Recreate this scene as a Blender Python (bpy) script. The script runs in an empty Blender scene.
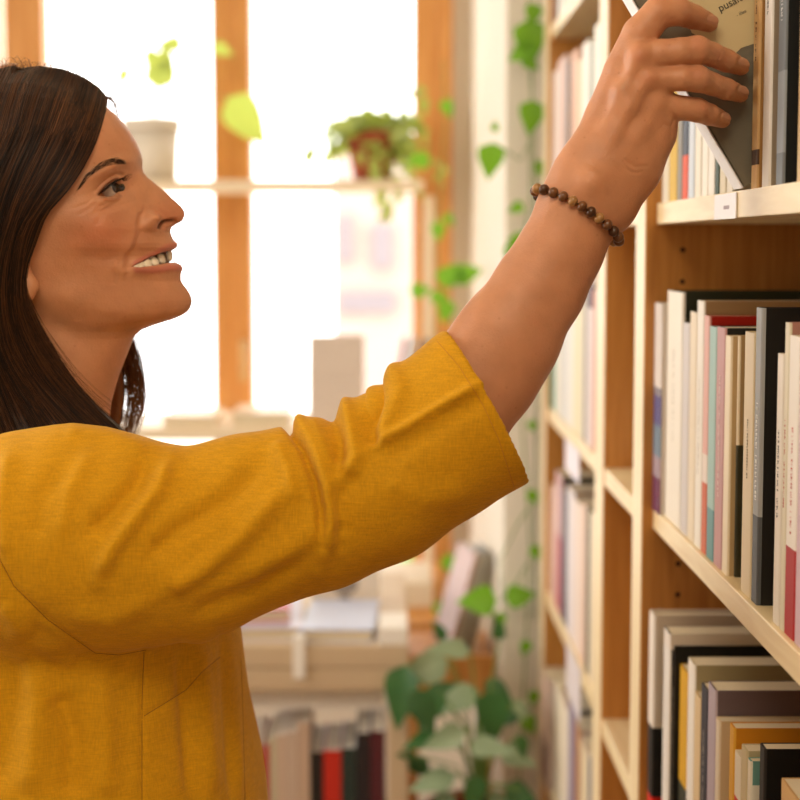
import bpy, bmesh, math, random
import numpy as np
from mathutils import Vector, Matrix
random.seed(7); rng = np.random.default_rng(7)
S = bpy.context.scene
COL = S.collection
PI = math.pi

# ------------------------------------------------------------------ camera
EYE = 1.45
F = 1700.0
PITCH = math.atan(155.0 / F)
YAW = -math.atan(10.0 / F)          # depth direction meets the picture at x = 390
cam_d = bpy.data.cameras.new('camera'); cam = bpy.data.objects.new('camera', cam_d)
COL.objects.link(cam); S.camera = cam
cam.location = (0, 0, EYE)
cam.rotation_euler = (PI / 2 - PITCH, 0, YAW)
cam_d.sensor_width = 36; cam_d.lens = F / 800 * 36
cam_d.clip_start = 0.05
cam_d.dof.use_dof = True; cam_d.dof.focus_distance = 1.31; cam_d.dof.aperture_fstop = 5.2
ROT = np.array(cam.rotation_euler.to_matrix())

def P(px, py, Y):
    """the point of the room at depth Y seen at photo position px, py"""
    d = ROT @ np.array([(px - 400) / F, (400 - py) / F, -1.0])
    t = Y / d[1]
    return Vector((d[0] * t, Y, EYE + d[2] * t))

def PX(px, py, X):
    d = ROT @ np.array([(px - 400) / F, (400 - py) / F, -1.0])
    t = X / d[0]
    return Vector((X, d[1] * t, EYE + d[2] * t))

def proj(v):
    q = (np.asarray(v, float) - np.array([0, 0, EYE])) @ ROT
    return 400 + F * q[:, 0] / -q[:, 2], 400 - F * q[:, 1] / -q[:, 2]

# ------------------------------------------------------------------ world, lights, exposure
w = bpy.data.worlds.new('world'); S.world = w; w.use_nodes = True
wn = w.node_tree.nodes; wl = w.node_tree.links
bg = wn['Background']; bg.inputs[0].default_value = (1.0, 0.985, 0.96, 1); bg.inputs[1].default_value = 5.0
S.view_settings.view_transform = 'Standard'; S.view_settings.look = 'None'
S.view_settings.gamma = 1; S.view_settings.use_curve_mapping = False
S.view_settings.exposure = 0.06

def area(name, loc, target, size, size_y, power, color, spread=PI):
    l = bpy.data.lights.new(name, 'AREA'); l.shape = 'RECTANGLE'; l.size = size; l.size_y = size_y
    l.energy = power; l.color = color; l.spread = spread
    o = bpy.data.objects.new(name, l); COL.objects.link(o); o.location = loc
    o.rotation_euler = (Vector(target) - Vector(loc)).to_track_quat('-Z', 'Y').to_euler()
    return o
area('left_window_daylight', (-2.3, 1.9, 1.9), (0.2, 1.4, 1.3), 1.6, 1.5, 14, (1.0, 0.93, 0.78))
area('warm_fill_light', (-0.15, 0.1, 2.6), (0.1, 1.4, 1.3), 0.9, 0.9, 20, (1.0, 0.86, 0.64))  # unseen warm fill, added to brighten the hand and camera-facing book covers
_p = area('window_portal', (-0.35, 4.27, 1.55), (-0.35, 1.0, 1.55), 1.4, 2.0, 1, (1, 1, 1)); _p.data.cycles.is_portal = True
_p = area('side_window_portal', (-2.42, 1.95, 1.8), (0, 1.95, 1.8), 2.1, 1.6, 1, (1, 1, 1)); _p.data.cycles.is_portal = True

# ------------------------------------------------------------------ materials
def lin(c):
    return tuple((x / 12.92 if x <= 0.04045 else ((x + 0.055) / 1.055) ** 2.4) for x in c)
def hexc(h):
    return lin(tuple(int(h[i:i + 2], 16) / 255 for i in (0, 2, 4)))
_M = {}
def mat(name, h, rough=0.6, spec=0.4, bump=0, bscale=200, var=0, vscale=30, sss=0, sheen=0, trans=0):
    key = name
    if key in _M: return _M[key]
    m = bpy.data.materials.new(name); m.use_nodes = True
    n = m.node_tree.nodes; l = m.node_tree.links; b = n['Principled BSDF']
    c = hexc(h) if isinstance(h, str) else h
    b.inputs['Base Color'].default_value = (*c, 1)
    b.inputs['Roughness'].default_value = rough
    b.inputs['Specular IOR Level'].default_value = spec
    tc = n.new('ShaderNodeTexCoord')
    if var:
        t = n.new('ShaderNodeTexNoise'); t.inputs['Scale'].default_value = vscale; t.inputs['Detail'].default_value = 4
        l.new(tc.outputs['Object'], t.inputs['Vector'])
        mx = n.new('ShaderNodeMix'); mx.data_type = 'RGBA'
        mx.inputs['A'].default_value = (*[min(1, x * (1 + var)) for x in c], 1)
        mx.inputs['B'].default_value = (*[x * (1 - var) for x in c], 1)
        l.new(t.outputs['Fac'], mx.inputs['Factor']); l.new(mx.outputs['Result'], b.inputs['Base Color'])
    if bump:
        t2 = n.new('ShaderNodeTexNoise'); t2.inputs['Scale'].default_value = bscale; t2.inputs['Detail'].default_value = 3
        l.new(tc.outputs['Object'], t2.inputs['Vector'])
        bp = n.new('ShaderNodeBump'); bp.inputs['Strength'].default_value = bump; bp.inputs['Distance'].default_value = 0.001
        l.new(t2.outputs['Fac'], bp.inputs['Height']); l.new(bp.outputs['Normal'], b.inputs['Normal'])
    if sss:
        b.inputs['Subsurface Weight'].default_value = sss
        b.inputs['Subsurface Radius'].default_value = (0.012, 0.004, 0.002); b.inputs['Subsurface Scale'].default_value = 0.6
    if sheen:
        b.inputs['Sheen Weight'].default_value = sheen; b.inputs['Sheen Roughness'].default_value = 0.4
    if trans:
        b.inputs['Transmission Weight'].default_value = 0
        # thin leaf: part of the light goes through
        tr = n.new('ShaderNodeBsdfTranslucent'); tr.inputs[0].default_value = (min(1, c[0] * 1.5), min(1, c[1] * 1.5), c[2], 1)
        ms = n.new('ShaderNodeMixShader'); ms.inputs[0].default_value = trans
        out = n['Material Output']
        l.new(b.outputs[0], ms.inputs[1]); l.new(tr.outputs[0], ms.inputs[2]); l.new(ms.outputs[0], out.inputs[0])
    _M[key] = m
    return m

def wood(name, c1, c2, scale=(14, 14, 1.2), rough=0.45):
    if name in _M: return _M[name]
    m = bpy.data.materials.new(name); m.use_nodes = True
    n = m.node_tree.nodes; l = m.node_tree.links; b = n['Principled BSDF']
    tc = n.new('ShaderNodeTexCoord'); mp = n.new('ShaderNodeMapping'); mp.inputs['Scale'].default_value = scale
    l.new(tc.outputs['Object'], mp.inputs['Vector'])
    t = n.new('ShaderNodeTexNoise'); t.inputs['Scale'].default_value = 5; t.inputs['Detail'].default_value = 6; t.inputs['Distortion'].default_value = 0.6
    l.new(mp.outputs[0], t.inputs['Vector'])
    r = n.new('ShaderNodeValToRGB'); r.color_ramp.elements[0].position = 0.32; r.color_ramp.elements[1].position = 0.68
    r.color_ramp.elements[0].color = (*hexc(c1), 1); r.color_ramp.elements[1].color = (*hexc(c2), 1)
    l.new(t.outputs['Fac'], r.inputs[0]); l.new(r.outputs[0], b.inputs['Base Color'])
    b.inputs['Roughness'].default_value = rough
    bp = n.new('ShaderNodeBump'); bp.inputs['Strength'].default_value = 0.12; bp.inputs['Distance'].default_value = 0.001
    l.new(t.outputs['Fac'], bp.inputs['Height']); l.new(bp.outputs[0], b.inputs['Normal'])
    _M[name] = m
    return m
PANEL = wood('oak_panel', 'b27430', 'c98c42', (30, 30, 1.5))
SHELFW = wood('pine_shelf', 'dcc090', 'ead6ab', (14, 1.5, 14))
EDGEV = wood('pine_edge_upright', 'e2c99c', 'eedbb4', (30, 30, 2))
WINW = wood('window_oak', 'c8863f', 'd89a52', (12, 12, 1.2), 0.5)
WALL = mat('plaster', 'ede2d0', 0.9, 0.2, var=0.03, vscale=3)
WHITE = mat('white_paint', 'efe9df', 0.6)
PAGES = mat('pages', 'd8c9ac', 0.9, 0.1, var=0.06, vscale=400)

# ------------------------------------------------------------------ helpers
def mesh_obj(name, V, Fc, mats, parent=None, smooth=False, mi=None):
    me = bpy.data.meshes.new(name)
    me.from_pydata([tuple(map(float, v)) for v in V], [], [tuple(map(int, f)) for f in Fc])
    for m in (mats if isinstance(mats, (list, tuple)) else [mats]): me.materials.append(m)
    if mi is not None:
        me.polygons.foreach_set('material_index', np.asarray(mi, np.int32))
    if smooth:
        me.polygons.foreach_set('use_smooth', np.ones(len(me.polygons), bool))
    me.update()
    o = bpy.data.objects.new(name, me); COL.objects.link(o)
    if parent is not None: o.parent = parent
    return o
def empty(name, loc=(0, 0, 0)):
    o = bpy.data.objects.new(name, None); COL.objects.link(o); o.location = loc; return o
def tag(o, label, cat, group=None):
    o['label'] = label; o['category'] = cat
    if group: o['group'] = group
    return o
def struct(o):
    o['kind'] = 'structure'; return o
def keep(child, parent):
    """child built in world coordinates goes under parent"""
    child.parent = parent
    child.matrix_parent_inverse = Matrix.Translation(-Vector(parent.location))
    return child

class MB:
    def __init__(s): s.V = []; s.F = []; s.M = []
    def add(s, V, Fc, m=0):
        b = len(s.V); s.V += [tuple(v) for v in V]
        for f in Fc: s.F.append(tuple(i + b for i in f)); s.M.append(m)
    def box(s, x0, x1, y0, y1, z0, z1, m=0, bev=0):
        if bev:
            bm = bmesh.new(); bmesh.ops.create_cube(bm, size=1)
            for v in bm.verts: v.co = ((x0 + x1) / 2 + v.co.x * (x1 - x0), (y0 + y1) / 2 + v.co.y * (y1 - y0), (z0 + z1) / 2 + v.co.z * (z1 - z0))
            bmesh.ops.bevel(bm, geom=bm.edges[:], offset=bev, segments=2, affect='EDGES', profile=0.5)
            bm.verts.index_update()
            s.add([v.co[:] for v in bm.verts], [[v.index for v in f.verts] for f in bm.faces], m); bm.free(); return
        V = [(x, y, z) for z in (z0, z1) for x, y in ((x0, y0), (x1, y0), (x1, y1), (x0, y1))]
        s.add(V, [(3, 2, 1, 0), (4, 5, 6, 7), (0, 1, 5, 4), (1, 2, 6, 5), (2, 3, 7, 6), (3, 0, 4, 7)], m)
    def tube(s, pts, rad, seg=8, m=0):
        pts = [Vector(p) for p in pts]; n = len(pts)
        if not hasattr(rad, '__len__'): rad = [rad] * n
        rings = []
        up = Vector((0.13, 0.21, 0.97)).normalized()
        for i, p in enumerate(pts):
            t = (pts[min(i + 1, n - 1)] - pts[max(i - 1, 0)]).normalized()
            a = t.cross(up)
            if a.length < 0.05: a = t.cross(Vector((1, 0, 0)))
            a.normalize(); b = t.cross(a)
            rings.append([p + (a * math.cos(k * 2 * PI / seg) + b * math.sin(k * 2 * PI / seg)) * rad[i] for k in range(seg)])
        V = [v for r in rings for v in r]; Fc = []
        for i in range(n - 1):
            for k in range(seg):
                k2 = (k + 1) % seg
                Fc.append((i * seg + k, i * seg + k2, (i + 1) * seg + k2, (i + 1) * seg + k))
        Fc.append(tuple(range(seg))[::-1]); Fc.append(tuple((n - 1) * seg + k for k in range(seg)))
        s.add(V, Fc, m)
    def lathe(s, prof, c, seg=32, m=0):
        V = []; Fc = []
        for r, z in prof:
            for k in range(seg): V.append((c[0] + r * math.cos(2 * PI * k / seg), c[1] + r * math.sin(2 * PI * k / seg), c[2] + z))
        for i in range(len(prof) - 1):
            for k in range(seg):
                k2 = (k + 1) % seg
                Fc.append((i * seg + k, i * seg + k2, (i + 1) * seg + k2, (i + 1) * seg + k))
        s.add(V, Fc, m)
    def obj(s, name, mats, parent=None, smooth=False):
        o = mesh_obj(name, s.V, s.F, mats, None, smooth, s.M)
        if parent is not None: keep(o, parent)
        return o

# ------------------------------------------------------------------ room shell
XL, XR, YB, YN, ZC = -2.4, 0.60, 4.30, -1.6, 2.7
WX0, WX1 = P(10, 300, YB).x - 0.02, P(450, 300, YB).x      # the window opening
WZ0, WZ1 = P(300, 624, YB).z, 2.55
b = MB(); b.box(XL, XR + .1, YN, YB, -0.05, 0); struct(b.obj('floor', wood('floor_boards', '8a6a48', '9c7a55', (2, 14, 14))))
b = MB(); b.box(XL, XR + .1, YN, YB, ZC, ZC + .05); struct(b.obj('ceiling', WALL))
b = MB()
b.box(XL, WX0, YB, YB + .12, 0, ZC); b.box(WX1, XR + .1, YB, YB + .12, 0, ZC)
b.box(WX0, WX1, YB, YB + .12, 0, WZ0); b.box(WX0, WX1, YB, YB + .12, WZ1, ZC)
struct(b.obj('wall_back', WALL))
b = MB(); b.box(XR, XR + .1, YN, 3.0, 0, ZC); struct(b.obj('wall_right', WALL))
# the thick piece of wall between window and bookcase: its side shines in the window light
JX = P(505, 400, 3.02).x
b = MB(); b.box(JX, XR + .1, 3.03, YB - .001, 0, ZC); struct(b.obj('wall_pier', mat('white_plaster', 'e9e1d2', 0.85, 0.2)))
b = MB(); b.box(XL - .1, XL, YN, YB, 0, 1.0); b.box(XL - .1, XL, YN, YB, 2.6, ZC); b.box(XL - .1, XL, YN, 0.9, 1.0, 2.6); b.box(XL - .1, XL, 3.0, YB, 1.0, 2.6)
struct(b.obj('wall_left', WALL))
b = MB(); b.box(XL, XR + .1, YN - .1, YN, 0, ZC); struct(b.obj('wall_front', WALL))

# window: posts and rails of orange oak
wy0, wy1 = YB - 0.03, YB + 0.05
win = struct(empty('window_1', (P(230, 300, YB).x, YB, WZ0)))
def post(name, a, c, z0=WZ0, z1=WZ1, y0=wy0, y1=wy1, m=WINW):
    b = MB(); x0, x1 = P(a, 245, y0).x, P(c, 245, y0).x
    b.box(x0, x1, y0, y1, z0, z1, 0, 0.004); return b.obj(name, m, win)
post('window_post', 8, 47)
post('window_post', 213, 238); post('window_post', 237, 252, y0=wy0 - .015)
post('window_post', 413, 440); post('window_post', 438, 452, y0=wy0 - .015)
b = MB(); b.box(WX0, WX1, wy0 + .004, wy1 - .004, WZ0, WZ0 + .07, 0, .004); b.obj('window_rail', WINW, win)
b = MB(); b.box(WX0, WX1, wy0 + .004, wy1 - .004, WZ1 - .07, WZ1, 0, .004); b.obj('window_rail', WINW, win)
glass = bpy.data.materials.new('window_glass'); glass.use_nodes = True
gn = glass.node_tree.nodes; gl = glass.node_tree.links
gt = gn.new('ShaderNodeBsdfTransparent'); gg = gn.new('ShaderNodeBsdfGlossy'); gg.inputs['Roughness'].default_value = 0.02
gm = gn.new('ShaderNodeMixShader'); gm.inputs[0].default_value = 0.04
gl.new(gt.outputs[0], gm.inputs[1]); gl.new(gg.outputs[0], gm.inputs[2]); gl.new(gm.outputs[0], gn['Material Output'].inputs[0])
for a, c in ((47, 213), (252, 413)):
    b = MB(); b.box(P(a, 245, YB).x, P(c, 245, YB).x, YB + .02, YB + .026, WZ0 + .07, WZ1 - .07); b.obj('window_pane', glass, win)
# handle on the middle post
b = MB(); c = P(244, 345, wy0 - .03)
b.tube([c + Vector((0, .02, 0)), c + Vector((0, -.01, 0))], .012, 10); b.tube([c + Vector((0, -.012, .01)), c + Vector((0, -.014, -.09))], .009, 10)
b.obj('window_handle', mat('brass', 'c9a56a', 0.35), win, True)

# outside: pale house front and a bush, seen washed out through the panes
b = MB(); hx0, hx1 = P(333, 300, 14).x, P(520, 300, 14).x
b.box(hx0, hx1, 14, 18, -1, P(300, 150, 14).z)
h = b.obj('pale_house', mat('house_front', 'a8958c', 0.9))
for a, c, t, u in ((338, 352, 215, 262), (372, 392, 225, 268), (338, 395, 292, 312)):
    b = MB(); b.box(P(a, 245, 13.9).x, P(c, 245, 13.9).x, 13.93, 14.01, P(300, u, 14).z, P(300, t, 14).z); keep(b.obj('house_window', mat('house_pane', '7e7478', 0.4)), h)
tag(h, 'pale washed-out house front beyond the right window pane', 'building')
b = MB(); b.box(-8, 6, 4.6, 22, -1.02, -1.0); struct(b.obj('ground_outside', mat('outside_paving', 'cfc8b8', 0.9)))

# ------------------------------------------------------------------ bookcases
XS = 0.277          # front of the shelves
XU = 0.2655         # front of the uprights
XB = 0.56
TOPS = [EYE + z for z in (-1.232, -.913, -.594, -.276, .043, .364, .685)]
TH = 0.0215
def bookcase(name, label, y0, y1, t0, t1, xshelf, tops=TOPS, top=2.19):
    """uprights at y0..y0+t0 and y1-t1..y1, boards between them"""
    r = empty(name, ((XU + XB) / 2, (y0 + y1) / 2, 0)); tag(r, label, 'bookcase', 'oak bookcases along the wall')
    for a, c in ((y0, y0 + t0), (y1 - t1, y1)):
        b = MB(); b.box(XU, XB, a, c, 0, top, 0, .0012)
        # pin holes as small dark plugs set in the panel
        o = b.obj('upright', PANEL, r)
        e = MB(); e.box(XU - .0008, XU + .0006, a + .0012, c - .0012, .0015, top - .0015); keep(e.obj('edge_band', EDGEV), o)
    k = 0
    for z in tops:
        b = MB(); b.box(xshelf, XB - .006, y0 + t0, y1 - t1, z - TH, z, 0, .001); b.obj('shelf_board', SHELFW, r)
    b = MB(); b.box(XU + .004, XB, y0 + t0, y1 - t1, top - .025, top); b.obj('top_board', SHELFW, r)
    b = MB(); b.box(XU + .02, XU + .04, y0 + t0, y1 - t1, 0, tops[0] - TH); b.obj('plinth', PANEL, r)
    b = MB(); b.box(XB - .006, XB - .001, y0 + t0, y1 - t1, .02, top - .02); b.obj('back_panel', PANEL, r)
    holes = MB()
    if xshelf < XS: return r
    for hz in EYE - .005 + .033 * np.arange(-36, 20):
        for hx in (XS + .027,):
            holes.tube([(hx, y1 - t1 - .0006, hz), (hx, y1 - t1 + .001, hz)], .0028, 8)
    o = holes.obj('pin_holes', mat('hole_dark', '3a210e', 0.9), r); o['kind'] = 'stuff'
    return r
near = bookcase('bookcase', 'nearest oak bookcase, filled with books, beside the reaching hand', 0.80, 1.803, .03, .033, XS)
mid = bookcase('bookcase', 'narrow nearly empty oak bookcase between the two full ones', 1.8035, 2.137, .0325, .0425, XU + .001)
far = bookcase('bookcase', 'farthest oak bookcase, full of pale books beside the trailing plant', 2.1375, 2.962, .0425, .08, XU + .004)

_bk = {}
def book(y0, y1, zb, zt, spine, cover=None, bands=(), depth=.15, x=.2815, hard=False, label='', group='', pages=PAGES, name='book', text=None, tint=None, coverband=None):
    """standing book, spine towards -X. bands: (from, to, colour) as fractions of the height"""
    cover = cover or spine
    T = y1 - y0; c = .0024 if hard else .0008; rr = min(T * .42, .003 if hard else .002)
    D = depth; r = empty(name, (x + D / 2, (y0 + y1) / 2, zb))
    prof = [(D, 0), (rr, 0), (rr * .3, rr * .25), (0, rr), (0, T - rr), (rr * .3, T - rr * .25), (rr, T), (D, T), (D, T - c), (c + .001, T - c), (c + .001, c), (D, c)]
    outer_sp = {1, 2, 3, 4, 5}          # segments that belong to the spine
    cuts = sorted({0.0, 1.0} | {q for bd in bands for q in bd[:2]})
    H = zt - zb
    mats = [mat('cover_' + spine, spine, .55, .25), mat('cover_' + cover, cover, .55, .25)]
    bm_ = []
    for bd in bands:
        mats.append(mat('cover_' + bd[2], bd[2], .55, .25)); bm_.append((bd[0], bd[1], len(mats) - 1, bd[3] if len(bd) > 3 else 0))
    V = []; Fc = []; MI = []
    n = len(prof)
    for q in cuts:
        for d, t in prof: V.append((x + d, y0 + t, zb + H * q))
    for i in range(len(cuts) - 1):
        qm = (cuts[i] + cuts[i + 1]) / 2
        ms, mc = 0, 1
        for a, e, k, full in bm_:
            if a <= qm <= e:
                ms = k
                if full: mc = k
        for k in range(n):
            k2 = (k + 1) % n
            Fc.append((i * n + k, (i + 1) * n + k, (i + 1) * n + k2, i * n + k2)); MI.append(ms if k in outer_sp else mc)
    cap = [(0, 1, 10, 11), (1, 2, 3, 4, 5, 6, 9, 10), (6, 7, 8, 9)]
    L = (len(cuts) - 1) * n
    for q in cap:
        Fc.append(q); MI.append(1); Fc.append(tuple(L + j for j in q[::-1])); MI.append(1)
    keep(mesh_obj('cover', V, Fc, mats, None, False, MI), r)
    ins = .003 if hard else .0006
    b = MB(); b.box(x + c + .0012, x + D - ins, y0 + c, y1 - c, zb + ins, zt - ins); b.obj('pages', pages, r)
    if text:
        col, a, e, hgt = text[:4]
        lettering(r, x - .0004, (y0 + y1) / 2, zb + H * a, zb + H * e, min(T * .36, hgt * .75), col)
    if label: tag(r, label, 'book', group)
    return r
def lettering(parent, x, yc, z0, z1, h, col, seed=None):
    """row of tiny printed characters running down a spine"""
    b = MB(); z = z1; rs = random.Random(int(yc * 1e5) + int(z0 * 1e4))
    while z > z0:
        L = h * rs.uniform(.35, .75)
        if rs.random() < .16: z -= h * .7; continue
        k = rs.randint(0, 3)
        b.box(x, x + .0003, yc - h / 2, yc + h / 2, z - L * .25, z)
        if k != 1: b.box(x, x + .0003, yc + h / 2 - h * .2, yc + h / 2, z - L, z - L * .25)
        if k > 1: b.box(x, x + .0003, yc - h / 2, yc - h / 2 + h * .2, z - L, z - L * .25)
        if k == 3: b.box(x, x + .0003, yc - h * .1, yc + h * .1, z - L * .8, z - L * .25)
        z -= L + h * .22
    o = b.obj('lettering', mat('ink_' + col, col, .6), parent); return o

ORD = ['first', 'second', 'third', 'fourth', 'fifth', 'sixth', 'seventh', 'eighth', 'ninth', 'tenth', 'eleventh', 'twelfth', 'thirteenth', 'fourteenth', 'fifteenth', 'sixteenth', 'seventeenth', 'eighteenth', 'nineteenth', 'twentieth']
def shelf_row(spec, zb, yref, where, X=.2815):
    """spec rows: xL, xR, ytop, colour words, spine, cover, kw - positions read at height yref"""
    prev = None
    for i, q in enumerate(spec):
        xL, xR, yt, words, sp, cv = q[:6]; kw = dict(q[6]) if len(q) > 6 else {}
        Xb = kw.pop('x', X)
        pf, pn = PX(xL, yref, Xb), PX(xR, yref, Xb)
        yf, yn = pf.y, pn.y
        if prev is not None: yf = min(yf, prev - .0002)
        yf = min(yf, 2.88 if X < .28 else 1.768)
        zt = PX(xL, yt, Xb).z if 'zt' not in kw else kw.pop('zt')
        book(yn, yf, zb + .0002, zt, sp, cv, x=Xb, label=f'{words} book, {ORD[i]} from left on {where}', group='books on ' + where, **kw)
        prev = yn

Z2, Z3, Z4, Z5 = TOPS[2], TOPS[3], TOPS[4], TOPS[5]
# near bookcase, middle shelf
shelf_row([
    (654, 661, 302, 'pale spined', 'd9cdc4', 'cfc3b8', dict(x=.2755, depth=.12, bands=((.0, .17, '6b3350'), (.17, .27, 'a08a92'), (.27, .42, '70808e'), (.42, .56, '5c5480'), (.56, .6, '8a8288')))),
    (667, 682, 290, 'tall broad cream', 'e6dccb', '33382a', dict(depth=.2, hard=True, text=('a89b86', .35, .75, .004))),
    (683, 689.5, 322, 'thin grey-lilac', 'c9c0bb', '8f867c', dict(depth=.14)),
    (690, 696.5, 311, 'thin cream', 'e0cfb3', '6b5d48', dict(depth=.14)),
    (697, 703.5, 300, 'tall white, tan covered', 'e8e0d2', 'b89a74', dict(depth=.19, text=('b9ab98', .3, .7, .003))),
    (704, 709, 315, 'pink and red', 'dba79a', 'b3200f', dict(depth=.18, bands=((.0, .3, 'c96038'), (.3, .42, 'e2d2c4')))),
    (709.5, 716.5, 325.5, 'pale teal', '9dbcb4', '2b2a26', dict(depth=.17, bands=((0, .22, '5f8f90'),))),
    (717, 725, 326, 'dusty pink spined, dark covered', 'bd8d8a', '26241e', dict(depth=.17, text=('e6d8d2', .3, .8, .0035))),
    (725.5, 731, 335, 'cream', 'e6d5b7', 'b99c70', dict(depth=.15)),
    (735, 739, 335, 'narrow cream', 'e4d3b4', 'a88a5e', dict(depth=.15, bands=((0, .55, '39351f', 1),), x=.287)),
    (745, 754.5, 331, 'cream, printed', 'e3d1ae', 'c9b084', dict(depth=.15, text=('8b7a5a', .45, .68, .004))),
    (755.5, 762, 307, 'tall silver-spined black', 'a3a5a6', '1d1a17', dict(depth=.17, hard=True, text=('f1f1ee', .35, .68, .006), bands=((0, .3, '55585c'),))),
    (778, 784, 353, 'short white', 'e5dacb', 'c9b7a0', dict(depth=.13, text=('5a5248', .4, .72, .003))),
    (785, 789.5, 322, 'cream, tan covered', 'd8cdb2', 'b07f74', dict(depth=.15, text=('b8574a', .4, .7, .003))),
    (789.8, 800, 335, 'white and red', 'e6dccf', 'e0d4c0', dict(depth=.15, bands=((0, .3, 'a80f10', 1),), text=('c24a3c', .35, .7, .0035))),
    (800.5, 813, 338, 'lilac', 'c9a9b0', 'b89aa4', dict(depth=.15)),
    (815, 836, 325, 'dark blue', '2d3a52', '243048', dict(depth=.15)),
], Z3, 330, 'the near bookcase middle shelf')
# near bookcase, lower shelf
shelf_row([
    (647.5, 652, 607, 'tall white, black and red', 'e3d7c8', 'd8c9b6', dict(x=.267, depth=.22, hard=True, bands=((.14, .47, '1e1a17', 1), (0, .14, 'c9210f', 1)))),
    (662.5, 668.5, 624, 'slim grey-white', 'ddd6cc', '201c1a', dict(x=.272, depth=.21, bands=((.93, 1, 'e0d4c6', 1),))),
    (669.5, 673, 639.5, 'pale topped black', '3a3733', '171614', dict(x=.276, depth=.2, pages=PAGES, text=('a39d92', .1, .8, .003))),
    (679, 686, 662, 'yellow', 'd9a62c', 'cf9a22', dict(depth=.16, bands=((.28, .4, '3b3d2e'),))),
    (687, 693.5, 655, 'white, olive covered', 'ebe3d6', 'b0a27c', dict(depth=.19)),
    (694, 700, 690, 'short tan', 'dcc194', 'c9ab78', dict(depth=.14)),
    (700.5, 707, 681, 'dark navy', '34323c', '25242c', dict(depth=.17, text=('b9b4ac', .2, .8, .003))),
    (707.5, 715, 679.5, 'lilac spined, purple-grey covered', 'b5a6b0', '6f5f63', dict(depth=.19)),
    (715.5, 719, 716, 'cream', 'e2d3ba', 'd0b995', dict(depth=.17, text=('998a70', .1, .6, .003), x=.2815)),
    (729.5, 734, 722, 'mustard', 'e0a83c', 'cc861c', dict(depth=.17)),
    (735, 741, 750, 'small white', 'e8dfcc', 'd8cbb0', dict(depth=.12, bands=((.3, .8, 'cf3a24'),))),
    (741.5, 747, 744, 'short beige', 'cfc09a', 'bcae88', dict(depth=.13)),
    (748, 751, 758, 'cream and teal', 'ece4d2', '6d9a90', dict(depth=.13, bands=((.55, .9, 'ece4d2', 1),))),
    (760, 765, 743, 'black', '2a2725', '100f0f', dict(depth=.16, text=('d8d2c4', .1, .7, .003))),
    (782, 800, 779, 'small tan', 'cda46c', 'c0965e', dict(depth=.12)),
], Z2, 730, 'the near bookcase lower shelf')
# near bookcase, upper shelf
HB = Z4 + .235
shelf_row([
    (661, 668.5, 0, 'worn cream', 'e0d6c2', 'cfc2aa', dict(zt=Z4 + .20, depth=.14, bands=((.3, .42, '8d8474'),))),
    (669.5, 676.5, 0, 'yellow', 'd3ad4a', 'e6d398', dict(zt=Z4 + .19, depth=.14, bands=((.75, .9, 'efe4c0'),))),
    (677.5, 681.5, 0, 'thin grey', '8f8a80', '77726a', dict(zt=Z4 + .2, depth=.14)),
    (682.5, 687.5, 0, 'navy and orange', '3a4250', '333a48', dict(zt=Z4 + .21, depth=.14, bands=((0, .2, 'd9502a'),))),
    (688.5, 694, 0, 'pale blue-white', 'c9cfd6', 'b4bac0', dict(zt=Z4 + .2, depth=.14)),
    (695, 701, 0, 'plain cream', 'e6dcc8', 'd3c7b0', dict(zt=Z4 + .19, depth=.14)),
    (702, 708, 0, 'ivory', 'ece3d2', 'd9cfba', dict(zt=Z4 + .2, depth=.14)),
    (708.6, 714.5, 0, 'pale ivory', 'e9e2d4', 'd9cfba', dict(zt=Z4 + .18, depth=.14)),
    (715.5, 719, 0, 'narrow dark green', '2e4430', '2e4430', dict(zt=Z4 + .19, depth=.14)),
    (720, 726, 0, 'sand coloured', 'd6c7a6', 'c6b592', dict(zt=Z4 + .2, depth=.14)),
    (727, 733, 0, 'stone coloured', 'ddd2bc', 'cfc2a8', dict(zt=Z4 + .19, depth=.14)),
], Z4, 150, 'the near bookcase upper shelf')
def front_book(xL, xR, sp, cv, words, order, **kw):
    a, c = PX(xL, 150, .2835), PX(xR, 150, .2835)
    book(c.y, a.y, Z4 + .0002, HB, sp, cv, x=.2835, depth=.17, label=f'{words} book {order} of the held book', group='books in front of the held book', **kw)
front_book(751.3, 757, 'c9a06c', 'a87a44', 'tan spined', 'directly in front', text=('6b4c2c', .42, .62, .0035), bands=((.08, .13, '4a3322'),))
front_book(762, 769, 'ded5cc', '9c8a76', 'off-white spined', 'second in front', text=('6a625c', .55, .9, .004))
front_book(776, 783, '6d7072', '17191a', 'grey spined, black covered', 'third in front', text=('e9e7e2', .5, .9, .005), bands=((.1, .35, '8a8d8f'),))
front_book(797, 806, 'c6a476', 'b08a58', 'tan, brown lettered', 'fourth in front', text=('5b4026', .45, .7, .007))

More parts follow.
